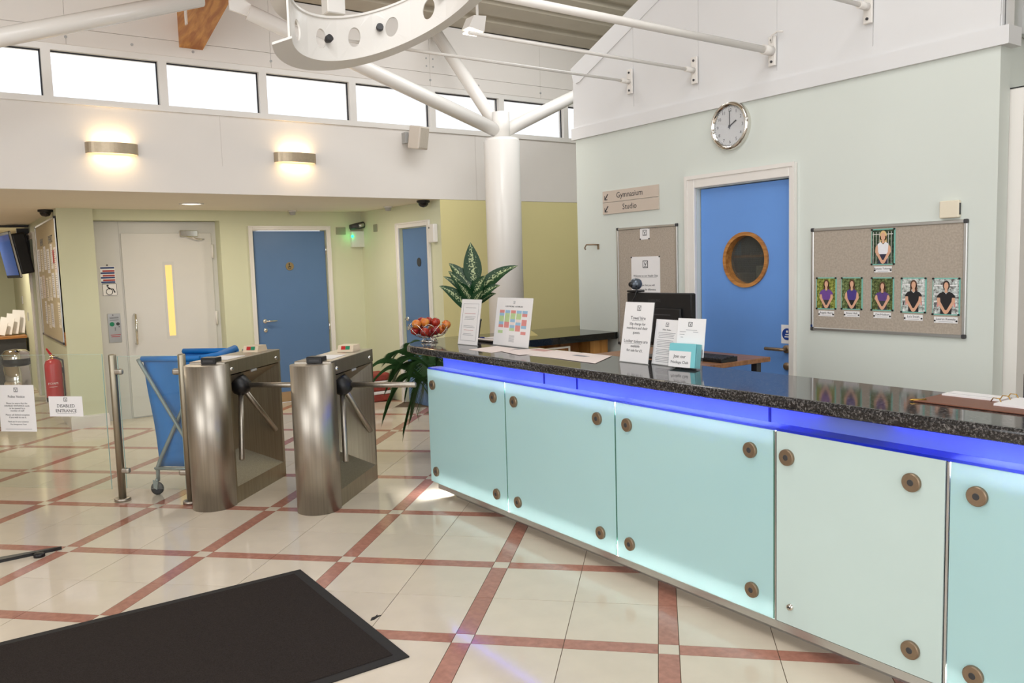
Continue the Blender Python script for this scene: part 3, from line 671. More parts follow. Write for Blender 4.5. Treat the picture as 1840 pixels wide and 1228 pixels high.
# ------------------------------------------------------------------ staff desk behind the counter
ZD = 1.0
ds = thing('staff_desk', 'brown wooden staff desk behind the counter carrying the monitor', 'desk', (0, 0, 0))
B('desktop', woodM('desk_brown', (128, 84, 52), (160, 112, 74), .4, 2.0, 'Y'), ds, 2.86, 3.56, -2.26, -1.30, ZD-.028, ZD, r=.003)
for x in (2.9, 3.5):
    for y in (-1.35, -2.2): B('leg', m_dark, ds, x-.02, x+.02, y-.02, y+.02, 0, ZD-.028)
B('lower_shelf', MATS['desk_brown'], ds, 2.93, 3.47, -2.24, -1.31, .86, .88)
mo = thing('monitor', 'black computer monitor seen from behind on the staff desk', 'monitor', (3.12, -1.79, ZD), RW)
bm = box(nb(), -.275, .275, -.03, .01, .075, .40, r=.008, seg=2); sh = obj('shell', bm, m_black, mo)
B('back_bulge', m_black, mo, -.20, .20, -.045, -.028, .09, .31, r=.01, seg=2); B('vent_slot', m_dark, mo, -.02, .12, -.0462, -.045, .265, .272)
B('neck', m_black, mo, -.03, .03, -.02, .0, .01, .1); B('foot', m_black, mo, -.12, .12, -.09, .09, 0, .012, r=.004)
B('screen', M('screen_off', (30, 34, 40), .15, var=.05), mo, -.265, .265, .0095, .011, .09, .39)
T([('SAMSUNG', -.03, .352, .024, 'CENTER')], m_dark, mo, y=-.0305, name='brand_lettering')
wc = thing('webcam', 'round silver webcam clipped on top of the black monitor', 'webcam', (3.12, -1.575, ZD+.4), RW)
obj('ball', lathe(nb(), [(.0, -.0), (.02, .004), (.034, .016), (.040, .036), (.034, .058), (.02, .070), (0, .074)], 24, 'Z', (0, -.005, .016)), M('webcam_silver', (92, 100, 110), .3, .6, var=.04), wc, smooth=True)
ln = obj('lens', lathe(nb(), [(0, -.052), (.008, -.052), (.014, -.05), (.018, -.04)], 20, 'Y', (-.008, 0, .052)), m_black, wc)
B('clip', m_black, wc, -.05, .05, -.04, .025, .002, .014, r=.004); obj('cable', tube(nb(), [(.03, -.03, .04), (.05, -.045, .02), (.045, -.055, -.02), (.01, -.06, -.07), (-.03, -.055, -.12)], .004, 6), m_black, wc)
kb = thing('keyboard', 'black keyboard lying on the staff desk beside the monitor', 'keyboard', (3.20, -2.12, ZD+.001), RW)
obj('case', prism(nb(), [(-.07, 0), (.07, 0), (.07, .028), (-.07, .014)], -.13, .13, 'YZ'), m_black, kb)
bm = nb()
for a in range(11):
    for b in range(4): box(bm, -.122+a*.0224, -.103+a*.0224, -.058+b*.028, -.034+b*.028, .016+b*.0029, .024+b*.0029)
obj('keys', bm, m_dark, kb, kind='stuff')
fo = thing('polka_dot_folder', 'pink folder with white dots on the shelf under the staff desk', 'folder', (3.22, -2.10, .881), RW)
B('cover', M('pink', (206, 34, 92), .5, var=.02), fo, -.16, .13, -.11, .11, .0, .05); B('pages', m_paper, fo, -.13, .131, -.10, .10, .006, .044)
bm = nb()
for a in range(12):
    for b in range(2): disc(bm, .005, -.1115, -.11, -.15+a*.024+b*.012, .014+b*.022, 8)
obj('dots', bm, m_paper, fo, kind='stuff')

# ------------------------------------------------------------------ things on the counter
ZW = 1.0455
def card_stand(name, label, loc, rz, w, h, lean, mat=m_paper, foot=True):
    t = thing(name, label, 'sign', loc, 0); t.rotation_euler = (-lean, 0, RW+rz); t.rotation_mode = 'XYZ'
    B('acrylic_sheet', m_acr, t, -w/2, w/2, -.003, 0, 0.0, h); B('printed_sheet', mat, t, -w/2+.003, w/2-.003, -.0045, -.0032, .004, h-.003)
    B('base_edge', m_grey, t, -w/2, w/2, -.004, .002, 0, .004)
    if foot:
        bm = nb(); prism(bm, [(.002, .0), (.09, .02), (.002, h*.55)], -.004, .004, 'YZ'); obj('prop', bm, m_dark, t)
    return t
def lines_bm(rows, y, x0, x1, th=.0022):
    bm = nb()
    for z, a, b in rows: box(bm, x0+(x1-x0)*a, x0+(x1-x0)*b, y-.0005, y, z-th/2, z+th/2)
    return bm
s1 = card_stand('notice_stand', 'upright white notice in a clear stand next to the fruit basket', (2.505, -.513, ZW), .08, .235, .325, .17)
bm = nb()
for d in ((-.09, .09, .29, .292), (-.09, .09, .03, .032)): box(bm, d[0], d[1], -.0052, -.0046, d[2], d[3])
for x in (-.09, .088): box(bm, x, x+.002, -.0052, -.0046, .03, .292)
obj('border_print', bm, m_inkl, s1); obj('print', lines_bm([(z, .1+.1*random.random(), .9-.25*random.random()) for z in (.262, .2, .19, .18, .135, .125, .08, .07)], -.0046, -.085, .085), m_inkl, s1)
obj('red_print', lines_bm([(.222, .1, .85), (.105, .15, .8)], -.0046, -.085, .085), m_red, s1)
s2 = card_stand('class_timetable', 'wide timetable sign with coloured blocks on the counter', (2.635, -.852, ZW), -.01, .43, .335, .16)
T([('CLASS TIMETABLE - AUTUMN 2014', .0, .272, .0135, 'CENTER')], m_ink, s2, y=-.0048); logo(s2, 0, .30, .02, -.0046, m_inkl)
cc = {'b': M('print_blue', (158, 194, 222), .6, var=.05, scale=80), 'g': M('print_green', (190, 214, 158), .6, var=.05, scale=80), 'r': M('print_red', (222, 146, 142), .6, var=.05, scale=80), 'c': m_pinkpaper}
colz = ['rbgrbcgg', 'bggcrrcc', 'rgbcbgcc', 'bgcbrrcc', 'bcrcrbcr']
colz = ['r b g g b r - g', 'b g g g r r - -', 'r g g b c b g -', 'b g g c b r r -', 'b r - r r b - r']
for a, cs in enumerate(colz):
    for b, q in enumerate(cs.split()):
        if q == '-': continue
        B('timetable_block', cc[q], s2, -.165+a*.068, -.108+a*.068, -.0053, -.0046, .2265-b*.02, .2465-b*.02)
obj('print', lines_bm([(.075-.007*k, .3, .55) for k in range(7)], -.0046, -.1, .15), m_inkl, s2)
s3 = card_stand('towel_hire_sign', 'tall white sign about towel hire and locker tokens', (2.56, -2.135, ZW), 0, .228, .335, .17)
logo(s3, 0, .30, .028, -.0046, m_ink)
T([('Towel hire', 0, .245, .026, 'CENTER'), ('50p charge for', 0, .213, .021, 'CENTER'), ('members and their', 0, .190, .021, 'CENTER'), ('guests.', 0, .166, .021, 'CENTER'), ('Locker tokens are', 0, .118, .025, 'CENTER'), ('available', 0, .092, .021, 'CENTER'), ('for sale for £1.', 0, .068, .021, 'CENTER')], m_ink, s3, y=-.0048)
obj('underline', lines_bm([(.232, .28, .72), (.105, .06, .72)], -.0046, -.1, .1, .0016), m_ink, s3)
s4 = card_stand('house_notice', 'small grey-printed notice between the towel hire sign and leaflet holder', (2.592, -2.325, ZW), -.06, .185, .245, .17)
logo(s4, 0, .215, .022, -.0046, m_ink); T([('Polite Notice', 0, .188, .012, 'CENTER')], m_ink, s4, y=-.0048)
obj('print', lines_bm([(.172-.0085*k - (.006 if k > 3 else 0) - (.006 if k > 8 else 0) - (.006 if k > 12 else 0), .1*random.random(), .9+.1*random.random()) for k in range(17)], -.0046, -.07, .07), m_inkl, s4)
lh = thing('leaflet_holder', 'clear leaflet holder of turquoise Privilege Club leaflets with a white card', 'leaflet holder', (2.585, -2.50, ZW)); lh.rotation_euler = (-.14, 0, RW+.12)
B('holder', m_acr, lh, -.088, .088, -.05, .0, 0, .10); B('leaflets', m_teal, lh, -.08, .082, -.044, -.006, .004, .125, r=.001)
fr = B('leaflet_front', m_paper, lh, -.08, .055, -.0535, -.0505, .004, .085); B('teal_band', m_teal, lh, .055, .082, -.0535, -.0505, .004, .125); B('teal_header', m_teal, lh, -.08, .055, -.0533, -.0503, .085, .122)
T([('Join our', -.013, .058, .023, 'CENTER'), ('Privilege Club', -.0125, .028, .0195, 'CENTER')], m_ink, lh, y=-.054, split=True)
bc = B('back_card', m_paper, lh, -.078, .092, .0, .002, .06, .255); logo(lh, 0, .225, .024, -.0003, m_ink); obj('back_print', lines_bm([(.196, .3, .75), (.186, .05, .3), (.186, .6, .8), (.172, .05, .25), (.158, .1, .2)], -.0003, -.07, .08), m_inkl, lh)

def sheet(i, poly, mat, label, z):
    bm = prism(nb(), [(a, b) for a, b in poly], z, z+.0012)
    return obj('paper_sheet', bm, mat, None, label=label, cat='paper', group='papers lying on the counter')
sheet(0, [(2.34, -.79), (2.60, -.74), (2.575, -1.02), (2.33, -1.08)], m_pinkpaper, 'printed sheet lying flat in front of the timetable sign', ZW)
p2 = sheet(1, [(2.42, -1.04), (2.69, -1.11), (2.66, -1.36), (2.36, -1.34)], m_pinkpaper, 'sheet with a faint picture lying right of the timetable sign', ZW+.0014)
sheet(2, [(2.40, -1.36), (2.695, -1.28), (2.70, -1.52), (2.42, -1.62)], m_pinkpaper, 'plain wide sheet lying in the middle of the paper row', ZW)
p4 = sheet(3, [(2.41, -1.58), (2.70, -1.54), (2.70, -1.80), (2.40, -2.0)], m_pinkpaper, 'sheet with a dark label lying beside the towel hire sign', ZW+.0014)
B('print_block', m_inkl, p4, 2.56, 2.60, -1.72, -1.60, ZW+.0027, ZW+.003); B('print_block', M('photo_pink', (196, 150, 140), .6, var=.2, scale=60), p2, 2.58, 2.66, -1.3, -1.14, ZW+.0027, ZW+.003)
bi = thing('visitors_binder', 'open brown leather visitors book on the counter', 'book', (2.59, -3.98, ZW))
B('cover', M('leather', (122, 74, 54), .45, var=.06, scale=20, bump=.2, bscale=200), bi, -.155, .12, -.24, .215, 0, .006, r=.002)
B('left_pages', m_paper, bi, .02, .115, -.01, .20, .006, .012); B('right_pages', m_paper, bi, -.07, .115, -.235, -.03, .006, .014)
for y in (-.02,):
    for x in (-.03, .04, .1): obj('binder_ring', tube(nb(), [(x, y-.018, .012), (x, y-.01, .026), (x, y+.01, .026), (x, y+.018, .012)], .002, 6), M('brass', (196, 156, 80), .25, 1.0, var=.03), bi)
obj('print', lines_bm([], 0, 0, 1) if False else box(nb(), .05, .052, .02, .19, .0121, .0124), m_inkl, bi)
pn = thing('brass_pen', 'small brass pen tip sticking out of the brown book', 'pen', (2.44, -3.775, ZW+.006)); obj('barrel', tube(nb(), [(.03, -.02, 0), (-.003, .012, 0), (-.012, .02, 0)], [.005, .005, .002], 8), MATS['brass'], pn)
cb = thing('clipboard', 'black clipboard lying behind the white notice stand', 'clipboard', (2.80, -.36, ZW)); B('board', m_black, cb, -.10, .13, -.17, .12, 0, .014, r=.003); B('sheet', m_pinkpaper, cb, -.09, .12, -.16, .11, .014, .016)
pe = thing('blue_pen', 'blue ballpoint pen on the black clipboard', 'pen', (2.78, -.38, ZW+.0215)); obj('barrel', tube(nb(), [(-.02, .10, 0), (-.012, .05, 0)], .006, 8), M('pen_blue', (24, 44, 120), .3, var=.02), pe); obj('pen_tip', tube(nb(), [(-.012, .05, 0), (.01, -.07, 0)], .0045, 8), m_paper, pe)
dn = thing('folded_card', 'pale yellow folded card standing on the black return worktop', 'card', (3.12, -.30, ZW)); obj('card', prism(nb(), [(-.1, 0), (.16, 0), (-.04, .13)], -.001, .001, 'XZ'), M('card_cream', (236, 220, 150), .6, var=.02), dn)

# fruit basket
fb = thing('fruit_basket', 'chrome wire fruit basket on the end of the counter', 'basket', (2.445, -.075, ZW))
bm = nb(); tube(bm, [(.06*math.cos(a), .06*math.sin(a), .008) for a in [2*PI*k/24 for k in range(25)]], .005, 6, False); tube(bm, [(.045*math.cos(a), .045*math.sin(a), .035) for a in [2*PI*k/24 for k in range(25)]], .004, 6, False)
for k in range(4):
    a = 2*PI*k/4; tube(bm, [(.06*math.cos(a), .06*math.sin(a), .008), (.045*math.cos(a), .045*math.sin(a), .035)], .004, 6)
obj('foot', bm, m_chrome, fb)
def bowl(t): r = .05+.10*math.sin(t*PI/2)**.9; return r, .035+.105*t**1.7
for k in range(9):
    for s in (1, -1):
        bm = nb(); pts = []
        for i in range(15):
            t = math.sin(PI*i/14); a = 2*PI*k/9 + s*(i/14-.5)*1.5; r, z = bowl(t*.98+.02); pts.append((r*math.cos(a), r*math.sin(a), z))
        if s == 1: tube(bm, pts, .0022, 5); obj('wire', bm, m_chrome, fb)
m_app = []
for nm, c1, c2 in (('apple_red', (130, 18, 22), (196, 70, 44)), ('apple_orange', (196, 80, 34), (226, 150, 66)), ('apple_dark', (112, 16, 24), (170, 40, 36))):
    m = woodM(nm, c1, c2, .25, .9, 'Z'); m_app.append(m)
def apple(loc, r, mat, label, tilt):
    t = thing('apple', label, 'apple', loc, 0, group='apples in the wire basket'); t.rotation_euler = tilt
    prof = [(0, -.72), (.25, -.85), (.6, -.72), (.9, -.3), (1.0, .12), (.9, .55), (.62, .85), (.28, .9), (.08, .72), (0, .66)]
    obj('flesh', lathe(nb(), [(a*r, b*r) for a, b in prof], 18), mat, t, smooth=True); obj('stem', tube(nb(), [(0, 0, .66*r), (.003, 0, 1.05*r)], .0018, 5), m_oak, t)
ap = [(-.070, -.050, .080), (.0, -.09, .088), (.082, -.03, .085), (.06, .06, .085), (-.03, .075, .085), (-.105, .03, .088), (.0, -.01, .068), (-.045, -.02, .148), (.03, -.045, .145), (.02, .04, .148), (-.045, .04, .15), (.095, -.085, .125), (-.112, -.012, .138)]
anames = ['apple low on the side of the basket'] * 7
for k, (x, y, z) in enumerate(ap):
    apple((2.445+x, -.075+y, ZW+z), .0345, m_app[(k*2+k//3) % 3], ('low', 'top')[k > 6] + ' layer apple, ' + ('dark red', 'orange-red', 'deep crimson')[(k*2+k//3) % 3] + ', in the wire fruit basket', (random.uniform(-.6, .6), random.uniform(-.6, .6), random.uniform(0, 6)))

# variegated plant in a dark pot on the return worktop
def leafM():
    m = bpy.data.materials.new('leaf_variegated'); m.use_nodes = True; nt = m.node_tree; b = nt.nodes['Principled BSDF']; b.inputs['Roughness'].default_value = .35
    uv = nt.nodes.new('ShaderNodeUVMap'); sx = nt.nodes.new('ShaderNodeSeparateXYZ'); nt.links.new(uv.outputs[0], sx.inputs[0])
    mp = nt.nodes.new('ShaderNodeMapping'); mp.inputs['Scale'].default_value = (3, 16, 1); nt.links.new(uv.outputs[0], mp.inputs['Vector'])
    n = nt.nodes.new('ShaderNodeTexNoise'); n.inputs['Scale'].default_value = 1.4; n.inputs['Detail'].default_value = 4; nt.links.new(mp.outputs[0], n.inputs['Vector'])
    ab = nt.nodes.new('ShaderNodeMath'); ab.operation = 'ABSOLUTE'; nt.links.new(sx.outputs[0], ab.inputs[0])
    a = nt.nodes.new('ShaderNodeMath'); a.operation = 'MULTIPLY_ADD'; a.inputs[1].default_value = -.32; nt.links.new(ab.outputs[0], a.inputs[0]); nt.links.new(n.outputs['Fac'], a.inputs[2])
    r = nt.nodes.new('ShaderNodeValToRGB'); e = r.color_ramp.elements; e[0].position = .42; e[0].color = rgb(22, 66, 34); e[1].position = .50; e[1].color = rgb(196, 208, 160)
    nt.links.new(a.outputs[0], r.inputs['Fac']); nt.links.new(r.outputs[0], b.inputs['Base Color']); return m
m_leaf = leafM(); m_stem = M('plant_stem', (58, 96, 50), .5, var=.1); m_palm = M('palm_green', (52, 88, 44), .5, var=.2, scale=10); m_pot = M('pot_dark', (42, 40, 40), .4, var=.05); m_soil = M('soil', (52, 38, 28), .95, var=.2, scale=60)
Rv = Vector((_r.x, _r.y, 0)).normalized(); Fv = Vector((_f.x, _f.y, 0)).normalized()
def leaf(parent, p0, p1, width, droop, face):
    """blade from p0 to p1, bulging up by droop; face = direction the blade looks"""
    p0, p1 = Vector(p0), Vector(p1); bm = nb(); uvl = bm.loops.layers.uv.new('UVMap'); N = 12; rows = []
    for i in range(N+1):
        t = i/N; c = p0.lerp(p1, t) + Vector((0, 0, droop*4*t*(1-t)*.6))
        d = (p1-p0 + Vector((0, 0, droop*4*(1-2*t)*.6))).normalized(); sd = d.cross(face).normalized(); nn = sd.cross(d)
        w = width*(math.sin(PI*min(1, t**.72)))**.85*.5 if 0 < t < 1 else .0008
        rows.append([(bm.verts.new(c + sd*w*u - nn*(-abs(u)*w*.25)), u, t) for u in (-1, -.5, 0, .5, 1)])
    for a, b in zip(rows, rows[1:]):
        for k in range(4):
            q = (a[k], a[k+1], b[k+1], b[k]); f = bm.faces.new([v[0] for v in q]); f.smooth = True
            for lp, v in zip(f.loops, q): lp[uvl].uv = (v[1], v[2])
    me = bpy.data.meshes.new('leaf'); bm.to_mesh(me); bm.free(); me.materials.append(m_leaf); o = bpy.data.objects.new('leaf', me); link(o, parent); return o
dp = thing('dieffenbachia_plant', 'variegated green and cream leafy plant in a dark pot on the black worktop', 'plant', (2.905, .075, ZW))
obj('pot', lathe(nb(), [(0, 0), (.062, 0), (.082, .12), (.086, .12), (.086, .135), (.076, .135), (.072, .12), (0, .12)], 28), m_pot, dp); obj('soil', lathe(nb(), [(0, .121), (.071, .121)], 20), m_soil, dp)
PX = .00435
# (tip right px, tip up px, start right px, start up px, width, droop, depth towards camera)
for tr, tu, sr, su, w_, dr, dz in ((4, 100, 8, 26, .115, .0, .03), (-36, 64, 2, 14, .085, .03, .02), (-37, 50, -3, 5, .07, .03, .06), (-48, 40, -3, 2, .05, .045, -.04), (-54, 24, 2, -26, .085, .05, .06), (88, 56, 10, 8, .085, .055, .02), (71, 46, 18, 6, .05, .03, -.06), (55, 22, 8, -8, .07, .04, .08), (47, 7, 12, -12, .05, .03, .0), (30, 40, 6, 2, .09, .02, .10), (-14, 56, 4, 12, .06, .01, -.10), (-20, 30, 2, -4, .07, .02, .12), (24, 14, 4, -16, .08, .02, .14)):
    base = Vector((0, 0, .30)); s0 = base + Rv*sr*PX + Vector((0, 0, su*PX)) - Fv*dz*.2; s1_ = base + Rv*tr*PX + Vector((0, 0, tu*PX)) - Fv*dz
    leaf(dp, s0, s1_, w_*1.25, dr, (-Fv*.8 + Vector((0, 0, .55))).normalized() if abs(tr) > 20 else -Fv)
    obj('leaf_stalk', tube(nb(), [(random.uniform(-.02, .02), random.uniform(-.02, .02), .11), tuple((s0*.6+Vector((0, 0, .09)))), tuple(s0)], [.007, .006, .004], 6), m_stem, dp)

# parlour palm on the floor behind the counter end
pp = thing('parlour_palm', 'feathery green parlour palm in a pot behind the end of the counter', 'plant', (3.0, .62, 0))
obj('pot', lathe(nb(), [(0, 0), (.12, 0), (.15, .26), (.16, .26), (.16, .29), (.145, .29), (.14, .26), (0, .26)], 28), m_pot, pp); obj('soil', lathe(nb(), [(0, .262), (.138, .262)], 20), m_soil, pp)
def frond(tip, rise, nl):
    bm = nb(); P0 = Vector((random.uniform(-.05, .05), random.uniform(-.05, .05), .25)); P2 = Vector(tip); P1 = (P0+P2)/2 + Vector((0, 0, rise))
    def bz(t): return P0*(1-t)**2 + P1*2*t*(1-t) + P2*t*t
    tube(bm, [bz(i/10) for i in range(11)], [.006-.0004*i for i in range(11)], 5)
    for i in range(nl):
        t = .3+.7*i/(nl-1); c = bz(t); d = (bz(min(1, t+.02))-bz(t-.02)).normalized(); sd = d.cross(Vector((0, 0, 1))).normalized()
        ln_ = .17*math.sin(PI*min(1, .28+.72*(1-(t-.3)/.7)*.9))+.05
        for s in (-1, 1):
            e = c + (sd*s*.75 + d*.75 + Vector((0, 0, -.15))).normalized()*ln_ + Vector((0, 0, -ln_*.18)); mid = c.lerp(e, .5) + Vector((0, 0, ln_*.10))
            nrm = (e-c).cross(Vector((0, 0, 1))).normalized()*.0036
            v = [bm.verts.new(q) for q in (c, mid-nrm, mid+nrm, e)]; bm.faces.new((v[0], v[1], v[3])); bm.faces.new((v[0], v[3], v[2]))
    o = obj('frond', bm, m_palm, pp); return o
for rr, up, fw, ri in ((-.62, .80, .05, .45), (-.54, .42, .05, .70), (-.38, .30, .10, .8), (.0, .70, .3, .5), (-.58, .72, .12, .50), (-.50, .52, .2, .62), (-.44, .88, -.1, .45), (-.34, .62, .22, .70), (-.26, .95, .05, .40), (-.30, .40, -.12, .8), (-.12, .78, .24, .55), (-.48, .66, -.05, .6), (-.20, .92, -.15, .4), (.05, .95, .2, .35), (-.40, .80, .18, .5), (-.10, .60, -.2, .6), (.15, .85, -.1, .4)):
    q = Rv*rr - Fv*fw*.5; frond((q.x, q.y, up), ri, 30)

# ------------------------------------------------------------------ floor mat, debris
mt = thing('entrance_mat', 'black ribbed entrance mat on the tiled floor', 'mat', (0, 0, 0))
B('pile', m_mat, mt, -1.6, .915, -2.42, -1.275, .001, .011, r=.003); bm = nb()
prism(bm, [(-1.66, -2.47), (.965, -2.47), (.965, -1.225), (-1.66, -1.225)], .0004, .006); obj('rubber_border', bm, m_rubber, mt)
dl = thing('dried_leaf', 'small dark dried leaf lying on a cream floor tile', 'leaf', (1.02, -2.03, .001), .4)
_q = None
obj('blade', prism(nb(), [(-.035, -.004), (-.015, -.010), (.01, -.006), (.032, -.009), (.02, .003), (.03, .012), (.006, .006), (-.01, .012), (-.022, .004)], 0, .003), m_rubber, dl)
sf = thing('stand_foot', 'black foot of a floor stand reaching in on the tiles', 'stand', (-.03, .02, 0)); 
obj('foot', prism(nb(), [(-.34, -.03), (-.05, -.012), (.0, -.006), (.0, .006), (-.05, .012), (-.34, .03)], .0, .018), m_black, sf); obj('pad', lathe(nb(), [(0, 0), (.03, 0), (.03, .02), (0, .024)], 16, 'Z', (-.12, -.06, 0)), m_black, sf)

# ------------------------------------------------------------------ turnstiles
def turnstile(gx, gy, label, L_=.985):
    t = thing('turnstile', label, 'turnstile', g2w(gx, gy), G, group='tripod turnstiles in the barrier line')
    R_ = .139
    # rounded front column
    pts = [(R_*math.cos(a), R_+R_*math.sin(a)*.98) for a in [PI + PI*k/28 for k in range(29)]]
    bm = prism(nb(), pts + [(R_, .20), (-R_, .20)], 0, .985)
    for f in bm.faces:
        if abs(f.normal.z) < .5: f.smooth = False
    fcol = obj('front_column', bm, m_steel, t)
    for p_ in fcol.data.polygons: p_.use_smooth = abs(p_.normal.z) < .5 and p_.normal.y < .3
    W = .128; y0, y1 = .203, L_
    obj('outer_side', box(nb(), -W, -W+.02, y0, y1, 0, .9), m_steeld, t)
    obj('base_rail', box(nb(), -W+.02, W, y0, y1, 0, .115), m_steeld, t)
    obj('rear_post', box(nb(), -W+.02, W, y1-.03, y1, .115, .90), m_steel, t)
    obj('front_jamb', box(nb(), -W+.02, W, y0, y0+.035, .115, .90), m_steeld, t)
    # funnel-shaped recess
    c = [(W-.002, y0+.035, .115), (W-.002, y1-.03, .115), (W-.002, y1-.03, .895), (W-.002, y0+.035, .895)]; i = [(-.06, y0+.17, .30), (-.06, y1-.34, .30), (-.06, y1-.34, .72), (-.06, y0+.17, .72)]
    bm = nb(); cv = [bm.verts.new(q) for q in c]; iv = [bm.verts.new(q) for q in i]
    for k in range(4): bm.faces.new((cv[k], cv[(k+1) % 4], iv[(k+1) % 4], iv[k]))
    bm.faces.new(iv); obj('recess', bm, m_steeld, t)
    top = obj('lid', box(nb(), -W-.003, W+.003, .16, L_+.004, .902, 1.0, r=.004), m_steel, t)
    for yy in (.245, L_-.075): obj('lid_lock', lathe(nb(), [(0, W+.012), (.012, W+.012), (.015, W+.003)], 14, 'X', (0, yy, .94)), m_chrome, t)
    B('maker_plate', m_grey, t, W, W+.004, .52, .60, .885, .90)
    B('top_sheet', m_paper, t, -.09, .09, .27, .52, 1.001, 1.003); cr_ = B('card_reader', m_black, t, -.04, .07, .15, .235, .986, 1.03, r=.004); B('reader_slot', m_dark, t, -.02, .05, .148, .15, 1.0, 1.012)
    bb = obj('button_box', prism(nb(), [(L_-.22, 1.0), (L_-.06, 1.0), (L_-.08, 1.045), (L_-.20, 1.045)], -.06, .06, 'YZ'), M('button_box_cream', (222, 204, 178), .4, var=.02), t)
    bm = prism(nb(), [(L_-.2035, 1.041), (L_-.2145, 1.016), (L_-.2165, 1.016), (L_-.2055, 1.041)], -.032, .0, 'YZ'); obj('red_button', bm, m_red, t)
    bm = prism(nb(), [(L_-.2035, 1.041), (L_-.2145, 1.016), (L_-.2165, 1.016), (L_-.2055, 1.041)], .002, .034, 'YZ'); obj('green_button', bm, m_green, t)
    # tripod head and arms
    hub = Vector((.085, .44, .80)); ax = Vector((.62, .05, -.78)).normalized()
    bm = nb(); tube(bm, [hub-ax*.10, hub-ax*.03, hub+ax*.02, hub+ax*.055, hub+ax*.07], [.05, .07, .072, .055, .03], 12); obj('hub', bm, m_black, t)
    for d, ln_ in ((Vector((1, 0, .0)), .50), (Vector((.12, -.30, -.95)), .50), (Vector((.05, .72, -.68)), .57)):
        d.normalize(); s0 = hub + d*.03; obj('arm', tube(nb(), [s0, s0+d*ln_, s0+d*(ln_+.006)], [.019, .019, .013], 14), m_steel, t)
    return t
turnstile(.427, .752, 'brushed steel tripod turnstile next to the glass barrier and blue laundry cart')
turnstile(1.197, .738, 'brushed steel tripod turnstile nearest the reception counter', .955)

# ------------------------------------------------------------------ glass barrier
def post(gx, gy, label, sides):
    t = thing('barrier_post', label, 'post', g2w(gx, gy), G)
    obj('tube', lathe(nb(), [(0, .01), (.026, .01), (.026, 1.045), (.022, 1.052), (0, 1.055)], 24), m_steeld, t)
    obj('base_plate', lathe(nb(), [(0, 0), (.055, 0), (.055, .018), (.05, .022), (.026, .022)], 28), m_steel, t)
    for s in sides:
        for z in (.22, .93): c_ = obj('clamp', box(nb(), min(0, s*.075), max(0, s*.075), -.018, .018, z-.022, z+.022, r=.015, seg=3), m_steel, t)
    return t
post(-.332, .975, 'round steel barrier post standing free before the blue cart', (1,))
post(-2.46, .965, 'round steel hinge post carrying the glass gate', (1,))
post(.215, .955, 'round steel barrier post tight against the turnstile', (-1,))
def pane(label, gx0, gx1, gy, z0, z1):
    t = thing('glass_barrier', label, 'glass panel', g2w(gx0, gy), G)
    B('pane', m_glass, t, 0, gx1-gx0, -.004, .004, z0, z1)
    bm = nb(); box(bm, 0, gx1-gx0, -.004, .004, z1, z1+.0015); box(bm, gx1-gx0, gx1-gx0+.0015, -.004, .004, z0, z1); box(bm, -.0015, 0, -.004, .004, z0, z1); obj('polished_edge', bm, M('glass_edge_pale', (176, 204, 194), .2, var=.02), t); return t
pane('clear glass panel clamped between the two steel posts', -.285, .178, .965, .095, 1.04)
gt = pane('clear glass gate carrying two white notices', -2.4, -.405, .965, .085, 1.055)
for z in (.25, .9): B('hinge_clamp', m_steel, gt, .0, .06, -.02, .02, z-.03, z+.03)
nt_ = thing('polite_notice', 'white Polite Notice sheet stuck on the glass gate', 'notice', g2w(-1.115, .9595), G); nt_.rotation_euler = (0, .0, G)
B('sheet', m_paper, nt_, -.148, .148, -.001, 0, .50, .84); logo(nt_, 0, .805, .032, -.0011, m_ink)
T([('Polite Notice', 0, .755, .026, 'CENTER'), ('Please be aware that the', 0, .706, .0175, 'CENTER'), ('DISABLED ENTRANCE needs', 0, .688, .0165, 'CENTER'), ('to be opened by a', 0, .670, .0175, 'CENTER'), ('member of staff', 0, .652, .0175, 'CENTER'), ('Please ask behind reception', 0, .622, .0175, 'CENTER'), ('if you wish to use it.', 0, .604, .0175, 'CENTER'), ('Thank you for your assistance', 0, .572, .014, 'CENTER'), ('The Management Team', 0, .552, .014, 'CENTER')], m_ink, nt_, y=-.0014)
obj('small_print', lines_bm([(.518, .05, .95)], -.0011, -.12, .12), m_inkl, nt_)
nd = thing('disabled_entrance_notice', 'white DISABLED ENTRANCE card stuck on the glass gate', 'notice', g2w(-.717, .9595), G)
B('sheet', m_paper, nd, -.135, .135, -.001, 0, .612, .757); logo(nd, 0, .735, .028, -.0011, m_ink)
T([('DISABLED', 0, .687, .033, 'CENTER'), ('ENTRANCE', 0, .652, .033, 'CENTER')], m_ink, nd, y=-.0014, split=True)
obj('underline', lines_bm([(.6325, .19, .81)], -.0011, -.12, .12, .0012), m_ink, nd)

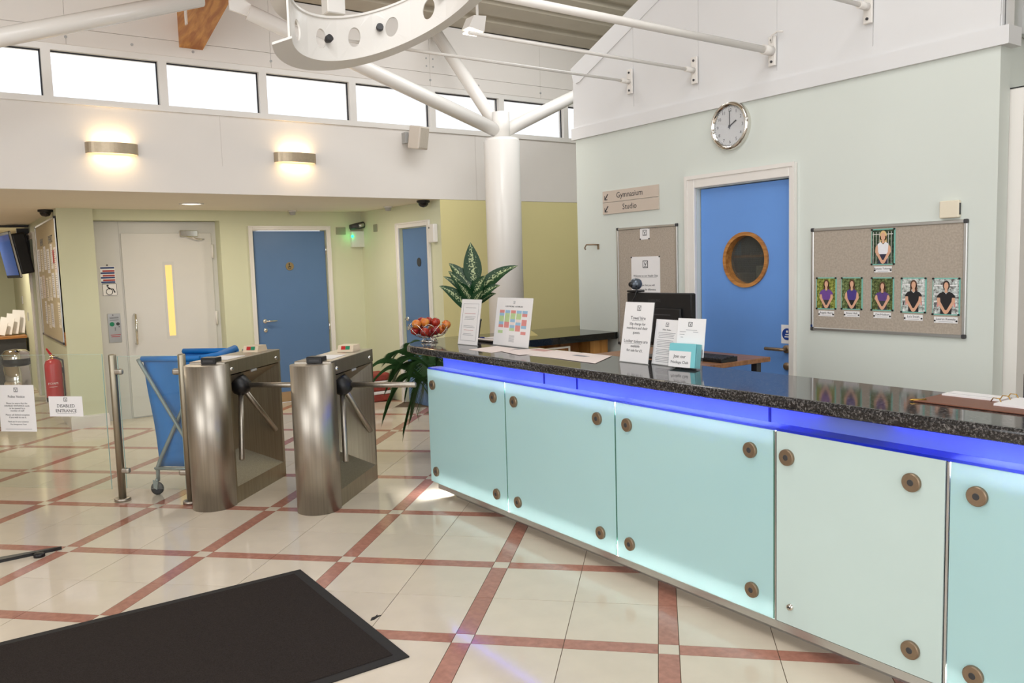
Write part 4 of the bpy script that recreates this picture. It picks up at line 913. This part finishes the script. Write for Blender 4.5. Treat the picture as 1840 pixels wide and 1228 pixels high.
# ------------------------------------------------------------------ laundry cart
lc = thing('laundry_cart', 'blue fabric laundry bag on a folding grey X-frame cart with castors', 'cart', g2w(-.17, 1.14), G)
CW, CD, CH = .39, .56, 1.0
bm = nb()
def quad(a, b, c, d): bm.faces.new([bm.verts.new(q) for q in (a, b, c, d)])
N = 10; outer = []
def bagp(u, v, h): # u across, v depth 0..1, h height 0..1
    tpr = .055*(1-h); sag = 0
    return (-.045+tpr + (CW+.05-2*tpr)*u, .012+tpr*.6+(CD-.03-1.2*tpr)*v, .20+(CH-.215)*h)
prev = None
for hi in range(N+1):
    h = hi/N; rg = []
    for (u0, v0, u1, v1) in ((0, 0, 1, 0), (1, 0, 1, 1), (1, 1, 0, 1), (0, 1, 0, 0)):
        for k in range(8):
            u = u0+(u1-u0)*k/8; v = v0+(v1-v0)*k/8; x, y, z = bagp(u, v, h); wob = .012*math.sin(9*u+7*v+5*h)*math.sin(PI*h); dip = -.03*math.sin(PI*k/8)*(1 if hi == N and (v0 != v1) else 0)
            rg.append(bm.verts.new((x+wob*(abs(v1-v0)), y+wob*(abs(u1-u0)), z+dip)))
    if prev:
        for k in range(len(rg)): f = bm.faces.new((prev[k], prev[(k+1) % len(rg)], rg[(k+1) % len(rg)], rg[k])); f.smooth = True
    else: bm.faces.new(rg[::-1])
    prev = rg
obj('bag', bm, m_bagblue, lc)
bm = nb()
for v in (0.0, 1.0):
    a = bagp(0, v, 1); b = bagp(1, v, 1); tube(bm, [(a[0]-.01, a[1], a[2]+.012), (b[0]+.01, b[1], b[2]+.012)], .022, 10)
obj('rolled_hem', bm, m_bagblue, lc)
bm = nb(); a = bagp(1, 0, 1); b = bagp(1, 1, 1); tube(bm, [(a[0]-.01, a[1], a[2]+.01), ((a[0]+b[0])/2, (a[1]+b[1])/2, a[2]+.0), (b[0]-.01, b[1], b[2]+.03)], [.024, .03, .026], 10); obj('folded_lining', bm, m_bagblue, lc)
for y in (-.012, CD):
    obj('cross_leg', tube(nb(), [(-.07, y, 1.0), (-.055, y, .97), (CW*.93, y, .25), (CW-.01, y, .2), (CW-.005, y, .10)], .014, 10), m_tubegrey, lc)
    obj('cross_leg', tube(nb(), [(CW+.045, y+.026, 1.0), (CW+.035, y+.026, .97), (.03, y+.026, .25), (.01, y+.026, .2), (.005, y+.026, .10)], .014, 10), m_tubegrey, lc)
bm = nb(); tube(bm, [(.0, .0, .195), (CW, 0, .195), (CW, CD, .195), (0, CD, .195), (0, 0, .195)], .012, 8); obj('base_frame', bm, m_tubegrey, lc)
for x in (.005, CW-.005):
    for y in (.0, CD):
        ca = obj('castor', lathe(nb(), [(0, -.013), (.03, -.014), (.046, -.011), (.048, 0), (.046, .011), (.03, .014), (0, .013)], 24, 'Y', (x, y, .048)), m_dark, lc)
        obj('castor_fork', prism(nb(), [(x-.018, .055), (x+.01, .04), (x+.02, .1), (x-.02, .115)], y-.02, y-.015, 'XZ'), m_tubegrey, lc); obj('castor_stem', tube(nb(), [(x, y, .09), (x, y, .12)], .012, 8), m_tubegrey, lc)

# ------------------------------------------------------------------ striped storage stack by the side door
rb = thing('red_striped_stack', 'stack of red bundles with white bands on the floor beside the toilet door', 'stack', (3.77, 3.66, 0), RW)
for k in range(3): B('red_bundle', M('bundle_red', (150, 62, 52), .7, var=.2, scale=25), rb, -.17, .13, -.14, .12, .002+k*.125, .095+k*.125, r=.03, seg=3)
for k in range(2): B('white_band', m_paper, rb, -.175, .135, -.145, .125, .092+k*.125, .128+k*.125, r=.008)

# ------------------------------------------------------------------ wall things
def sconce(x, label):
    t = thing('wall_light', label, 'wall light', (x, YB-.004, 2.675))
    bm = nb(); n = 20; w, d = .205, .10; o = []; i = []
    for k in range(n+1):
        a = PI*k/n; u = -math.cos(a)*w; v = -math.sin(a)**.8*d
        o.append((u, v)); i.append((u*.97, v*.94))
    bm = prism(nb(), o + i[::-1], -.045, .045)
    obj('steel_band', bm, M('sconce_steel', (182, 166, 142), .36, .75, var=.05, scale=40), t)
    B('back_plate', m_alu, t, -.19, .19, -.006, 0, -.03, .03)
    for s in (-1, 1): bm = prism(nb(), [(a*.965, b*.93) for a, b in o], s*.034-.003, s*.034+.003); obj('diffuser', bm, emitM('sconce_glow', (255, 214, 150), 3.5), t)
    for s in (-1, 1):
        l = bpy.data.lights.new('lamp', 'AREA'); l.shape = 'RECTANGLE'; l.size = .26; l.size_y = .05; l.energy = .95; l.color = (1.0, .70, .36)
        lo = bpy.data.objects.new('bulb', l); link(lo, t, (0, -.045, s*.05), (0 if s < 0 else PI, 0, 0))
    return t
sconce(.785, 'curved steel wall light glowing above the lift'); sconce(2.385, 'curved steel wall light glowing above the accessible toilet door')
spk = thing('wall_speaker', 'white wedge loudspeaker on a bracket under the clerestory', 'speaker', (3.64, YB-.004, 2.93))
bm = box(nb(), -.075, .075, -.10, .05, -.115, .115, r=.012, seg=2); bmesh.ops.rotate(bm, cent=(0, 0, 0), matrix=Matrix.Rotation(.35, 3, 'Z') @ Matrix.Rotation(.18, 3, 'X'), verts=bm.verts); bmesh.ops.translate(bm, vec=(.0, -.14, .0), verts=bm.verts); obj('cabinet', bm, M('speaker_white', (220, 210, 198), .5, var=.02), spk)
bm = box(nb(), -.062, .062, -.106, -.10, -.1, .1, r=.002); bmesh.ops.rotate(bm, cent=(0, 0, 0), matrix=Matrix.Rotation(.35, 3, 'Z') @ Matrix.Rotation(.18, 3, 'X'), verts=bm.verts); bmesh.ops.translate(bm, vec=(0, -.14, 0), verts=bm.verts); obj('grille', bm, M('speaker_grille', (196, 186, 172), .6, var=.1, scale=200), spk)
B('bracket', m_grey, spk, -.10, -.06, -.08, 0, -.05, .06)
# clock
ck = thing('wall_clock', 'round chrome wall clock reading two above the office door', 'clock', (XR, -1.711, 2.466), RW)
obj('case', lathe(nb(), [(.158, 0), (.158, -.02), (.153, -.034), (.143, -.040), (.134, -.036), (.130, -.018), (.128, -.018)], 56, 'Y'), m_chrome, ck)
fc = obj('face', disc(nb(), .131, -.018, -.012, n=48), M('clock_face', (222, 220, 218), .5, 0, var=.01), ck)
T([(str(h), .103*math.sin(2*PI*h/12), .103*math.cos(2*PI*h/12), .03, 'CENTER') for h in range(1, 13)], m_ink, ck, y=-.0186, name='numerals')
bm = nb()
for k in range(60):
    a = 2*PI*k/60; d = Vector((math.sin(a), 0, math.cos(a))); q = d*.124; e = Vector((d.z, 0, -d.x)); ww = .0012 if k % 5 else .002
    bm.faces.new([bm.verts.new(q + e*s1*ww + d*s2*.004 + Vector((0, -.0185, 0))) for s1, s2 in ((-1, -1), (1, -1), (1, 1), (-1, 1))])
obj('minute_marks', bm, m_ink, ck, kind='stuff')
bm = nb(); a = 2*PI/6; d = Vector((math.sin(a), 0, math.cos(a))); e = Vector((d.z, 0, -d.x))
prism(bm, [(-.004*e.x-.015*d.x, -.004*e.z-.015*d.z), (.004*e.x-.015*d.x, .004*e.z-.015*d.z), (.004*e.x+.062*d.x, .004*e.z+.062*d.z), (-.004*e.x+.062*d.x, -.004*e.z+.062*d.z)], -.0215, -.020, 'XZ'); obj('hour_hand', bm, m_ink, ck)
obj('minute_hand', box(nb(), -.0025, .0025, -.0235, -.022, -.02, .098), m_ink, ck); obj('hub', disc(nb(), .008, -.025, -.02, n=14), m_ink, ck)
obj('glass', disc(nb(), .131, -.0275, -.0265, n=48), m_acr, ck)
# direction sign
gs = thing('direction_sign', 'beige Gymnasium and Studio direction sign on the mint wall', 'sign', (XR, -.733, 2.062), RW)
m_sign = M('sign_beige', (206, 192, 178), .4, var=.01)
for z0, z1 in ((.002, .090), (-.090, -.001)): B('sign_strip', m_sign, gs, -.307, .307, -.012, 0, z0, z1, r=.0015)
T([('Gymnasium', .0, .048, .062, 'CENTER'), ('Studio', .0, -.045, .062, 'CENTER')], m_ink, gs, y=-.0124, split=True)
bm = nb()
for z in (.042, -.052):
    prism(bm, [(-.285, z-.022), (-.25, z-.022), (-.25, z-.015), (-.27, z-.015), (-.24, z+.02), (-.247, z+.027), (-.278, z-.008), (-.278, z+.012), (-.285, z+.012)], -.0126, -.012, 'XZ')
obj('arrows', bm, m_ink, gs)
# coat hook
hk = thing('coat_hook', 'small bronze coat hook on the mint wall', 'hook', (XR, -.32, 1.73), RW)
B('back_plate', m_bronze, hk, .03, .042, -.012, 0, -.03, .012); obj('hook', tube(nb(), [(.036, -.01, .008), (.01, -.05, .01), (-.03, -.075, .01), (-.045, -.08, -.015), (-.04, -.075, -.03)], .006, 8), m_bronze, hk)
# small wall sensor
sb = thing('wall_sensor', 'small cream plastic box on the wall above the staff board', 'sensor', (XR, -3.16, 1.818), RW); B('case', M('cream_plastic', (232, 222, 200), .4, var=.01), sb, -.05, .05, -.028, 0, -.045, .045, r=.004); B('side_vent', m_dark, sb, .045, .0505, -.02, -.004, -.03, .03)

# ------------------------------------------------------------------ notice boards
def board(name, label, y0, y1, z0, z1, felt):
    t = thing(name, label, 'notice board', (XR, (y0+y1)/2, z0), RW); w = abs(y1-y0)/2; h = z1-z0; f = .018
    B('felt', felt, t, -w+.006, w-.006, -.010, 0, .006, h-.006)
    for nm, d in (('frame_rail', (-w+f, w-f, 0, f)), ('frame_rail', (-w+f, w-f, h-f, h)), ('frame_stile', (-w, -w+f, f, h-f)), ('frame_stile', (w-f, w, f, h-f))): B(nm, m_alu, t, d[0], d[1], -.018, 0, d[2], d[3], r=.003)
    for x in (-w, w-f):
        for z in (0, h-f): B('corner_cap', m_dark, t, x-.002, x+f+.002, -.020, 0, z-.002, z+f+.002, r=.004)
    return t, w, h
b1, bw, bh = board('staff_notice_board', 'wide grey felt notice board with six staff photographs', -2.327, -3.25, 1.145, 1.762, m_cork)
b2, bw2, bh2 = board('narrow_notice_board', 'narrow grey felt notice board beside the office door', -.585, -1.225, .95, 1.857, m_cork)
# welcome sheet and crest on the narrow board
def wall_sheet(name, label, yc, z0, w, h, yoff=-.0115): 
    t = thing(name, label, 'notice', (XR-.0105, yc, z0), RW); B('sheet', m_paper, t, -w/2, w/2, -.001, 0, 0, h); return t
pins = M('pin_black', (24, 24, 26), .4, var=.05)
wsht = wall_sheet('welcome_notice', 'white Welcome to our Health Club notice pinned on the narrow board', -.895, 1.20, .305, .43)
logo(wsht, 0, .372, .055, -.0011, m_ink); T([('Welcome to our Health Club', 0, .285, .0215, 'CENTER'), ('We hope that you will', 0, .215, .021, 'CENTER'), ('experience the difference.', 0, .182, .021, 'CENTER')], m_ink, wsht, y=-.0014); obj('underline', lines_bm([(.273, .05, .95)], -.0011, -.13, .13, .0014), m_ink, wsht)
csh = wall_sheet('crest_card', 'small white crest card pinned at the top of the narrow board', -.893, 1.757, .102, .088); logo(csh, 0, .05, .042, -.0011, m_ink)
for t_, w_, h_ in ((wsht, .305, .43), (csh, .102, .088)):
    for x in (-w_/2+.004, w_/2-.004):
        for z in ((.004, h_-.004) if h_ < .2 else (h_-.004,)): obj('pin', disc(nb(), .005, -.006, -.001, x, z, 10), pins, t_)
# staff photographs
def leafback(nm, c1, c2, sc):
    return graniteM(nm, c1, c2, tuple(min(255, x+70) for x in c2), .5, sc)
bg_ = [leafback('photo_railings', (14, 26, 18), (40, 62, 36), 60), leafback('photo_hedge_yellow', (62, 76, 24), (132, 138, 52), 70), leafback('photo_hedge', (40, 58, 26), (98, 112, 60), 70), leafback('photo_hedge_dark', (34, 46, 22), (84, 96, 44), 70), leafback('photo_shelves', (120, 124, 120), (196, 202, 196), 50), leafback('photo_shelves_red', (96, 84, 84), (186, 194, 190), 50)]
skin = M('print_skin', (222, 172, 142), .5, var=.03); blonde = M('print_blonde', (222, 190, 132), .5, var=.08, scale=50); brown = M('print_brown_hair', (92, 58, 40), .5, var=.1, scale=50); dkh = M('print_dark_hair', (52, 36, 32), .5, var=.1, scale=50)
wht = M('print_white_blouse', (236, 236, 240), .5, var=.03, scale=40); prp = M('print_purple', (112, 72, 150), .5, var=.08, scale=60); dpr = M('print_violet', (74, 58, 136), .5, var=.08, scale=60); blk = M('print_black', (26, 24, 28), .5, var=.06, scale=60); nvy = M('print_navy', (44, 44, 66), .5, var=.06)
def ell(cx, cz, rx, rz, n=18): return [(cx+rx*math.cos(2*PI*k/n), cz+rz*math.sin(2*PI*k/n)) for k in range(n)]
def photo(yc, z0, z1, w, bgm, hair, top, bottom, label, name_txt, headz=.80, hs=1.0, lw=.105, sleeves=True, extra=None):
    t = thing('staff_photo', label, 'photograph', (XR-.0105, yc, z0), RW, group='staff photographs on the grey board'); h = z1-z0
    B('mount', m_tealb, t, -w/2, w/2, -.0012, 0, 0, h); B('picture', bgm, t, -w/2+.004, w/2-.008, -.0016, -.0012, .006, h-.006)
    def L(nm, poly, mat, lvl): return obj(nm, prism(nb(), [(a*w, b*h) for a, b in poly], -.0016-.0003*lvl, -.0016-.0003*(lvl-1), 'XZ'), mat, t)
    if extra == 'rails':
        for k in range(7): L('railing', [(-.42+k*.125, .04), (-.405+k*.125, .04), (-.405+k*.125, .92), (-.42+k*.125, .92)], m_gloss, 1)
        L('railing', [(-.44, .84), (.40, .84), (.40, .86), (-.44, .86)], m_gloss, 1)
    if extra == 'shelf':
        for z in (.35, .55, .78): L('shelf_print', [(-.44, z), (.40, z), (.40, z+.03), (-.44, z+.03)], m_paper, 1)
        for k in range(8): L('bottle_print', [(-.42+k*.1, .22), (-.37+k*.1, .22), (-.37+k*.1, .32), (-.42+k*.1, .32)], cc['r'] if k % 2 else m_dark, 1)
    L('hair', ell(0, headz, .135*hs, .135*hs), hair, 2)
    if hair is blonde or hair is brown: L('long_hair', [(-.13, headz), (.13, headz), (.16, headz-.25), (.07, headz-.27), (.05, headz-.1), (-.07, headz-.1), (-.10, headz-.2), (-.14, headz-.18)], hair, 2)
    L('neck', [(-.05, headz-.20), (.05, headz-.20), (.045, headz-.08), (-.045, headz-.08)], skin, 3)
    L('torso', [(-.19, .30), (.19, .30), (.22, .52), (.23, headz-.22), (.10, headz-.165), (.0, headz-.235), (-.10, headz-.165), (-.23, headz-.22), (-.22, .52)], top, 3)
    L('lap', [(-.20, .03), (.20, .03), (.20, .31), (-.20, .31)], bottom, 2)
    L('face', ell(0, headz-.015, .085*hs, .102*hs), skin, 4)
    L('arm', [(-.23, headz-.24), (-.31, headz-.30), (-.33, .36), (-.07, .05), (-.0, .10), (-.20, .36)], skin, 4); L('arm', [(.23, headz-.24), (.31, headz-.30), (.33, .36), (.07, .05), (.0, .10), (.20, .36)], skin, 4)
    if sleeves:
        for s in (-1, 1): L('sleeve', [(s*.20, headz-.19), (s*.30, headz-.26), (s*.345, .47), (s*.20, .47)], top, 5)
    L('hands', ell(0, .085, .075, .055), skin, 6)
    for x in (-w/2+.004, w/2-.006):
        for z in (.004, h-.004): obj('pin', disc(nb(), .0055, -.006, -.001, x, z, 8), pins, t)
    lb = thing('name_label', 'small white name strip pinned under the ' + label.split(' photograph')[0] + ' photograph', 'label', (XR-.0105, yc, z0-.042), RW, group='name strips on the grey board')
    B('strip', m_paper, lb, -lw/2, lw/2, -.001, 0, 0, .033); T([(name_txt, 0, .021, .0165, 'CENTER')], m_ink, lb, y=-.0013); obj('small_print', lines_bm([(.007, .2, .8)], -.0011, -lw/2, lw/2, .0016), m_inkl, lb)
    for x in (-lw/2+.005, lw/2-.005): obj('pin', disc(nb(), .0045, -.005, -.001, x, .012, 8), pins, lb)
photo(-2.79, 1.535, 1.737, .143, bg_[0], blonde, wht, nvy, 'white blouse photograph topmost on the staff board', 'Renata Tokmen', .80, 1.1, .105, False, 'rails')
photo(-2.432, 1.275, 1.466, .137, bg_[1], brown, prp, m_dark, 'bright purple blouse photograph before a yellow hedge', 'Angela Hazra', .80)
photo(-2.60, 1.277, 1.466, .137, bg_[2], brown, dpr, blk, 'violet shirt with black jacket photograph before a pale hedge', 'Simmi Hall', .80, 1, .10, False)
photo(-2.789, 1.276, 1.465, .137, bg_[3], brown, M('print_purple2', (94, 66, 132), .5, var=.08, scale=60), m_dark, 'purple shirt photograph before a dark hedge', 'Zoe Hudson', .74, .95)
photo(-2.97, 1.270, 1.463, .143, bg_[4], brown, blk, blk, 'black shirt and long hair photograph before shop shelves', 'Lois Smith', .80, 1, .105, True, 'shelf')
photo(-3.147, 1.263, 1.461, .147, bg_[5], dkh, blk, blk, 'black shirt and tied-back hair photograph before shop shelves', 'Lauren Kenealy', .80, .95, .125, True, 'shelf')
B('maker_badge', M('badge_blue', (40, 58, 110), .4, var=.02), b1, -bw+.002, -bw+.016, -.0195, -.018, .02, .035)

# ------------------------------------------------------------------ lobby fittings
em = thing('emergency_light', 'white twin-spot emergency light box with a green lamp', 'emergency light', (4.03-.12, YD, 2.0))
B('case', M('box_pale', (222, 222, 216), .5, var=.01), em, -.10, .10, -.07, 0, -.12, .08, r=.004)
sp_ = obj('lamp_head', tube(nb(), [(-.13, -.08, .125), (-.02, -.09, .145), (.05, -.085, .16)], [.035, .042, .042], 14), m_dark, em); obj('lamp_glass', tube(nb(), [(-.035, -.132, .142), (.035, -.128, .158)], .022, 10), m_alu, em)
obj('indicator', lathe(nb(), [(0, -.085), (.014, -.083), (.018, -.07)], 14, 'Y', (-.10, 0, .015)), emitM('green_led', (30, 255, 110), 9.0), em)
_l = bpy.data.lights.new('indicator_lamp', 'POINT'); _l.energy = .12; _l.color = (.05, 1, .3); _l.shadow_soft_size = .02; _o = bpy.data.objects.new('indicator_lamp', _l); link(_o, em, (-.13, -.1, .015))
for x, lb in ((3.685, 'grey blank cover plate between the toilet door and emergency light'), (4.21-.28, '')):
    if lb: t = thing('cover_plate', lb, 'plate', (x, YD, 2.085)); B('plate', M('plate_olive', (150, 150, 128), .5, var=.03), t, -.065, .065, -.012, 0, -.045, .045, r=.003)
t = thing('cover_plate', 'small grey blank cover plate near the side door frame', 'plate', (XS, 3.93, 2.10), RW); B('plate', MATS['plate_olive'], t, -.05, .05, -.012, 0, -.045, .045, r=.003)
ds_ = thing('air_freshener', 'slim white dispenser on the wall beside the side toilet door', 'dispenser', (XS, 2.455, 1.965), RW); B('case', m_gloss, ds_, -.06, .06, -.06, 0, -.10, .10, r=.012, seg=2); bm = nb(); disc(bm, .01, -.062, -.06, -.03, .06, 10); obj('eye', bm, m_dark, ds_)
def dome(x, y, label):
    t = thing('dome_camera', label, 'camera', (x, y, ZC), 0, group='dome cameras on the low ceiling'); obj('base', lathe(nb(), [(0, 0), (.07, 0), (.072, -.02), (.055, -.028)], 24), m_black, t); obj('dome', lathe(nb(), [(.055, -.022), (.052, -.045), (.036, -.066), (0, -.076)], 24), M('dome_black', (22, 20, 22), .12, var=.1), t, smooth=True)
dome(.47, 4.55, 'black dome camera on the ceiling before the corridor'); dome(3.86, 2.50, 'black dome camera on the ceiling at the bulkhead edge')
def smoke(x, y, label):
    t = thing('smoke_detector', label, 'smoke detector', (x, y, ZC), 0, group='smoke detectors'); obj('base', lathe(nb(), [(0, 0), (.05, 0), (.05, -.012), (.03, -.016)], 22), m_gloss, t); obj('chamber', lathe(nb(), [(.04, -.012), (.032, -.05), (0, -.055)], 20), m_grey, t)
smoke(3.02, 4.2, 'grey smoke detector above the accessible toilet door'); smoke(3.98-.12, 3.35, 'grey smoke detector above the side toilet door')
dlg = thing('downlight', 'round lit downlight in the low ceiling before the lift', 'downlight', (1.68, 3.44, ZC)); obj('rim', lathe(nb(), [(.12, 0), (.12, -.008), (.10, -.010), (.098, 0)], 32), m_gloss, dlg); obj('lens', lathe(nb(), [(0, -.005), (.099, -.004)], 28), emitM('downlight_lens', (255, 240, 214), 4.0), dlg)
for x, y, e in ((1.68, 3.44, 10.5), (3.1, 3.3, 9.5), (-.4, 4.2, 15), (-.3, 8.2, 34)):  # first belongs to the downlight above; the others are added, without fittings
    l = bpy.data.lights.new('downlight_or_fill', 'AREA'); l.shape = 'DISK'; l.size = .2; l.energy = e; l.color = (1, .89, .72); lo = bpy.data.objects.new('downlight_or_fill', l); COL.objects.link(lo); lo.location = (x, y, ZC-.012)

# ------------------------------------------------------------------ corridor on the far left
cbd = thing('corridor_notice_board', 'large beige notice board crowded with papers in the corridor', 'notice board', (.54, 5.36, .90), RW)
B('felt', m_corkw, cbd, -1.03, 1.03, -.012, 0, 0, 1.34)
for d in ((-1.03, 1.03, 0, .02), (-1.03, 1.03, 1.32, 1.34)): B('frame_rail', m_alu, cbd, d[0], d[1], -.022, 0, d[2], d[3])
for d in ((-1.03, -1.01), (1.01, 1.03)): B('frame_stile', m_alu, cbd, d[0], d[1], -.022, 0, .02, 1.32)
for x in (-1.03, 1.005):
    for z in (-.002, 1.317): B('corner_cap', m_dark, cbd, x-.002, x+.028, -.026, 0, z, z+.026)
random.seed(3)
T([('NEWS', -.45, 1.12, .12, 'CENTER'), ('EVENTS', .48, 1.12, .12, 'CENTER')], m_dark, cbd, y=-.0135, split=True)
k = 0
for row, z in enumerate((.78, .46, .14)):
    for c_ in range(6):
        x = -.86+c_*.335; mm = [m_paper, m_paper, m_pinkpaper, m_paper, m_ceil][random.randrange(5)]
        if row == 2 and c_ in (0, 4): continue
        zz = z+random.uniform(-.03, .03)
        sh_ = B('pinned_paper', mm, cbd, x-.105+random.uniform(-.03, .03), x+.105, -.014, -.012, zz, zz+.27)
        obj('print', lines_bm([(zz+.24-.022*i, .1, .5+.5*random.random()) for i in range(10)], -.0141, x-.09, x+.09, .006), m_inkl, sh_)
B('red_flyer', m_red, cbd, .62, .74, -.0165, -.0145, .86, 1.0)
dr = thing('door_6', 'white door frame with a pale lilac door in the corridor', None, (.54, 7.5, 0), RW, kind='structure'); B('leaf', M('lilac', (206, 202, 212), .5, var=.01), dr, .02, .73, .04, .08, 0, 2.1); architrave(dr, 0, .75, 2.12, .08)
hs_ = thing('hatch_plate', 'narrow wooden plate on the pier edge under the corridor board', 'plate', (.54, 4.33, .96), RW); B('plate', m_oak, hs_, -.03, .03, -.01, 0, -.07, .07)
ex = thing('fire_extinguisher', 'red fire extinguisher hung on the corridor side of the pier', 'fire extinguisher', (.44, 4.70, .27))
obj('cylinder', lathe(nb(), [(0, .0), (.082, .0), (.084, .02), (.084, .40), (.07, .44), (.03, .462), (.0, .465)], 28), m_red, ex, smooth=False); obj('base_ring', lathe(nb(), [(.085, 0), (.086, .005), (.086, .045), (.084, .047)], 28), m_black, ex)
obj('valve', lathe(nb(), [(.022, .45), (.022, .50), (.0, .505)], 14), MATS['brass'], ex); obj('lever', prism(nb(), [(-.02, .49), (-.06, .575), (-.045, .58), (.0, .51)], -.012, .012, 'XZ'), m_red, ex); obj('pressure_gauge', tube(nb(), [(-.03, -.03, .485), (.06, -.03, .485)], .006, 8), m_chrome, ex)
obj('hose', tube(nb(), [(.02, -.02, .48), (.09, -.03, .44), (.098, -.03, .36), (.094, -.02, .05)], .01, 8), m_dark, ex)
T([('FOAM', -.02, .20, .035, 'CENTER'), ('extinguisher', -.02, .165, .016, 'CENTER')], m_paper, ex, y=-.0855)
B('wall_bracket', m_dark, ex, .084, .10, -.02, .02, .3, .36)
tv = thing('wall_television', 'black television tilted on a wall bracket in the corridor', 'television', (.33, 7.6, 1.93), RW); tv.rotation_euler = (.16, 0, -1.46)
B('cabinet', m_black, tv, -.42, .42, -.02, .14, -.27, .27, r=.02, seg=2); B('bezel', m_black, tv, -.43, .43, -.05, -.02, -.31, .31, r=.008); B('screen', M('tv_screen', (56, 84, 140), .12, emit=(60, 100, 180), estr=.25), tv, -.40, .40, -.053, -.05, -.27, .27); B('silver_line', m_alu, tv, .432, .437, -.045, -.025, -.3, .3)
tb = thing('television_bracket', 'dark wall arm and cables carrying the corridor television', 'bracket', (.54, 7.5, 2.0), RW); B('arm', m_dark, tb, -.05, .05, -.14, 0, -.25, .28); bm = nb(); tube(bm, [(0, -.06, .2), (.06, -.10, .0), (.02, -.08, -.2), (.08, -.05, -.3)], .012, 6); obj('cable', bm, m_dark, tb); B('ceiling_bar', m_dark, tb, -.04, .04, -1.6, 0, .295, .318)
cd = thing('leaflet_desk', 'black fronted desk with a wooden top in the corridor', 'desk', (.0, 8.9, 0)); B('front', m_dark, cd, -2.0, .5, 0, .5, 0, .72); B('top', m_oak, cd, -2.02, .52, -.03, .53, .72, .755); B('black_pad', m_black, cd, -.4, .1, .05, .35, .756, .765)
for k in range(4):
    t = thing('leaflet_bundle', 'white leaflets leaning on the corridor desk by the wall, sheaf %s' % ('lowest', 'middle', 'tall', 'rearmost')[k], 'leaflets', (.16+.09*k, 9.05+.06*k, .785), .0, group='leaflets on the corridor desk'); B('sheaf', m_paper, t, -.09, .09, -.01, .012, 0, .20+.05*k); t.rotation_euler = (-.2, .25-.05*k, -.2)
bn = thing('steel_bin', 'round polished steel bin with a black swing lid in the corridor', 'bin', (.26, 7.35, 0)); obj('drum', lathe(nb(), [(0, 0), (.16, 0), (.16, .50), (.155, .50)], 32), m_chrome, bn); obj('lid_band', lathe(nb(), [(.158, .46), (.166, .465), (.166, .545), (.158, .55)], 32), m_black, bn); obj('lid', lathe(nb(), [(.166, .545), (.165, .62), (.12, .66), (0, .675)], 32), m_chrome, bn)
dr = thing('door_7', 'blue door in a pinkish frame at the end of the corridor', None, (-1.2, 11.0, 0), 0, kind='structure'); B('leaf', m_blue, dr, -.5, .5, -.03, 0, 0, 2.05); architrave(dr, -.52, .52, 2.06, .09, .03, M('frame_pink', (206, 176, 156), .5, var=.01))
for z in (1.28, 1.05):
    t = thing('wall_switch', 'small metal switch on the corridor wall, ' + ('upper one' if z > 1.2 else 'lower one') + ' under the television', 'switch', (.54, 9.4 if z > 1.2 else 8.6, z), RW); B('plate', m_grey, t, -.04, .04, -.012, 0, -.06, .06)
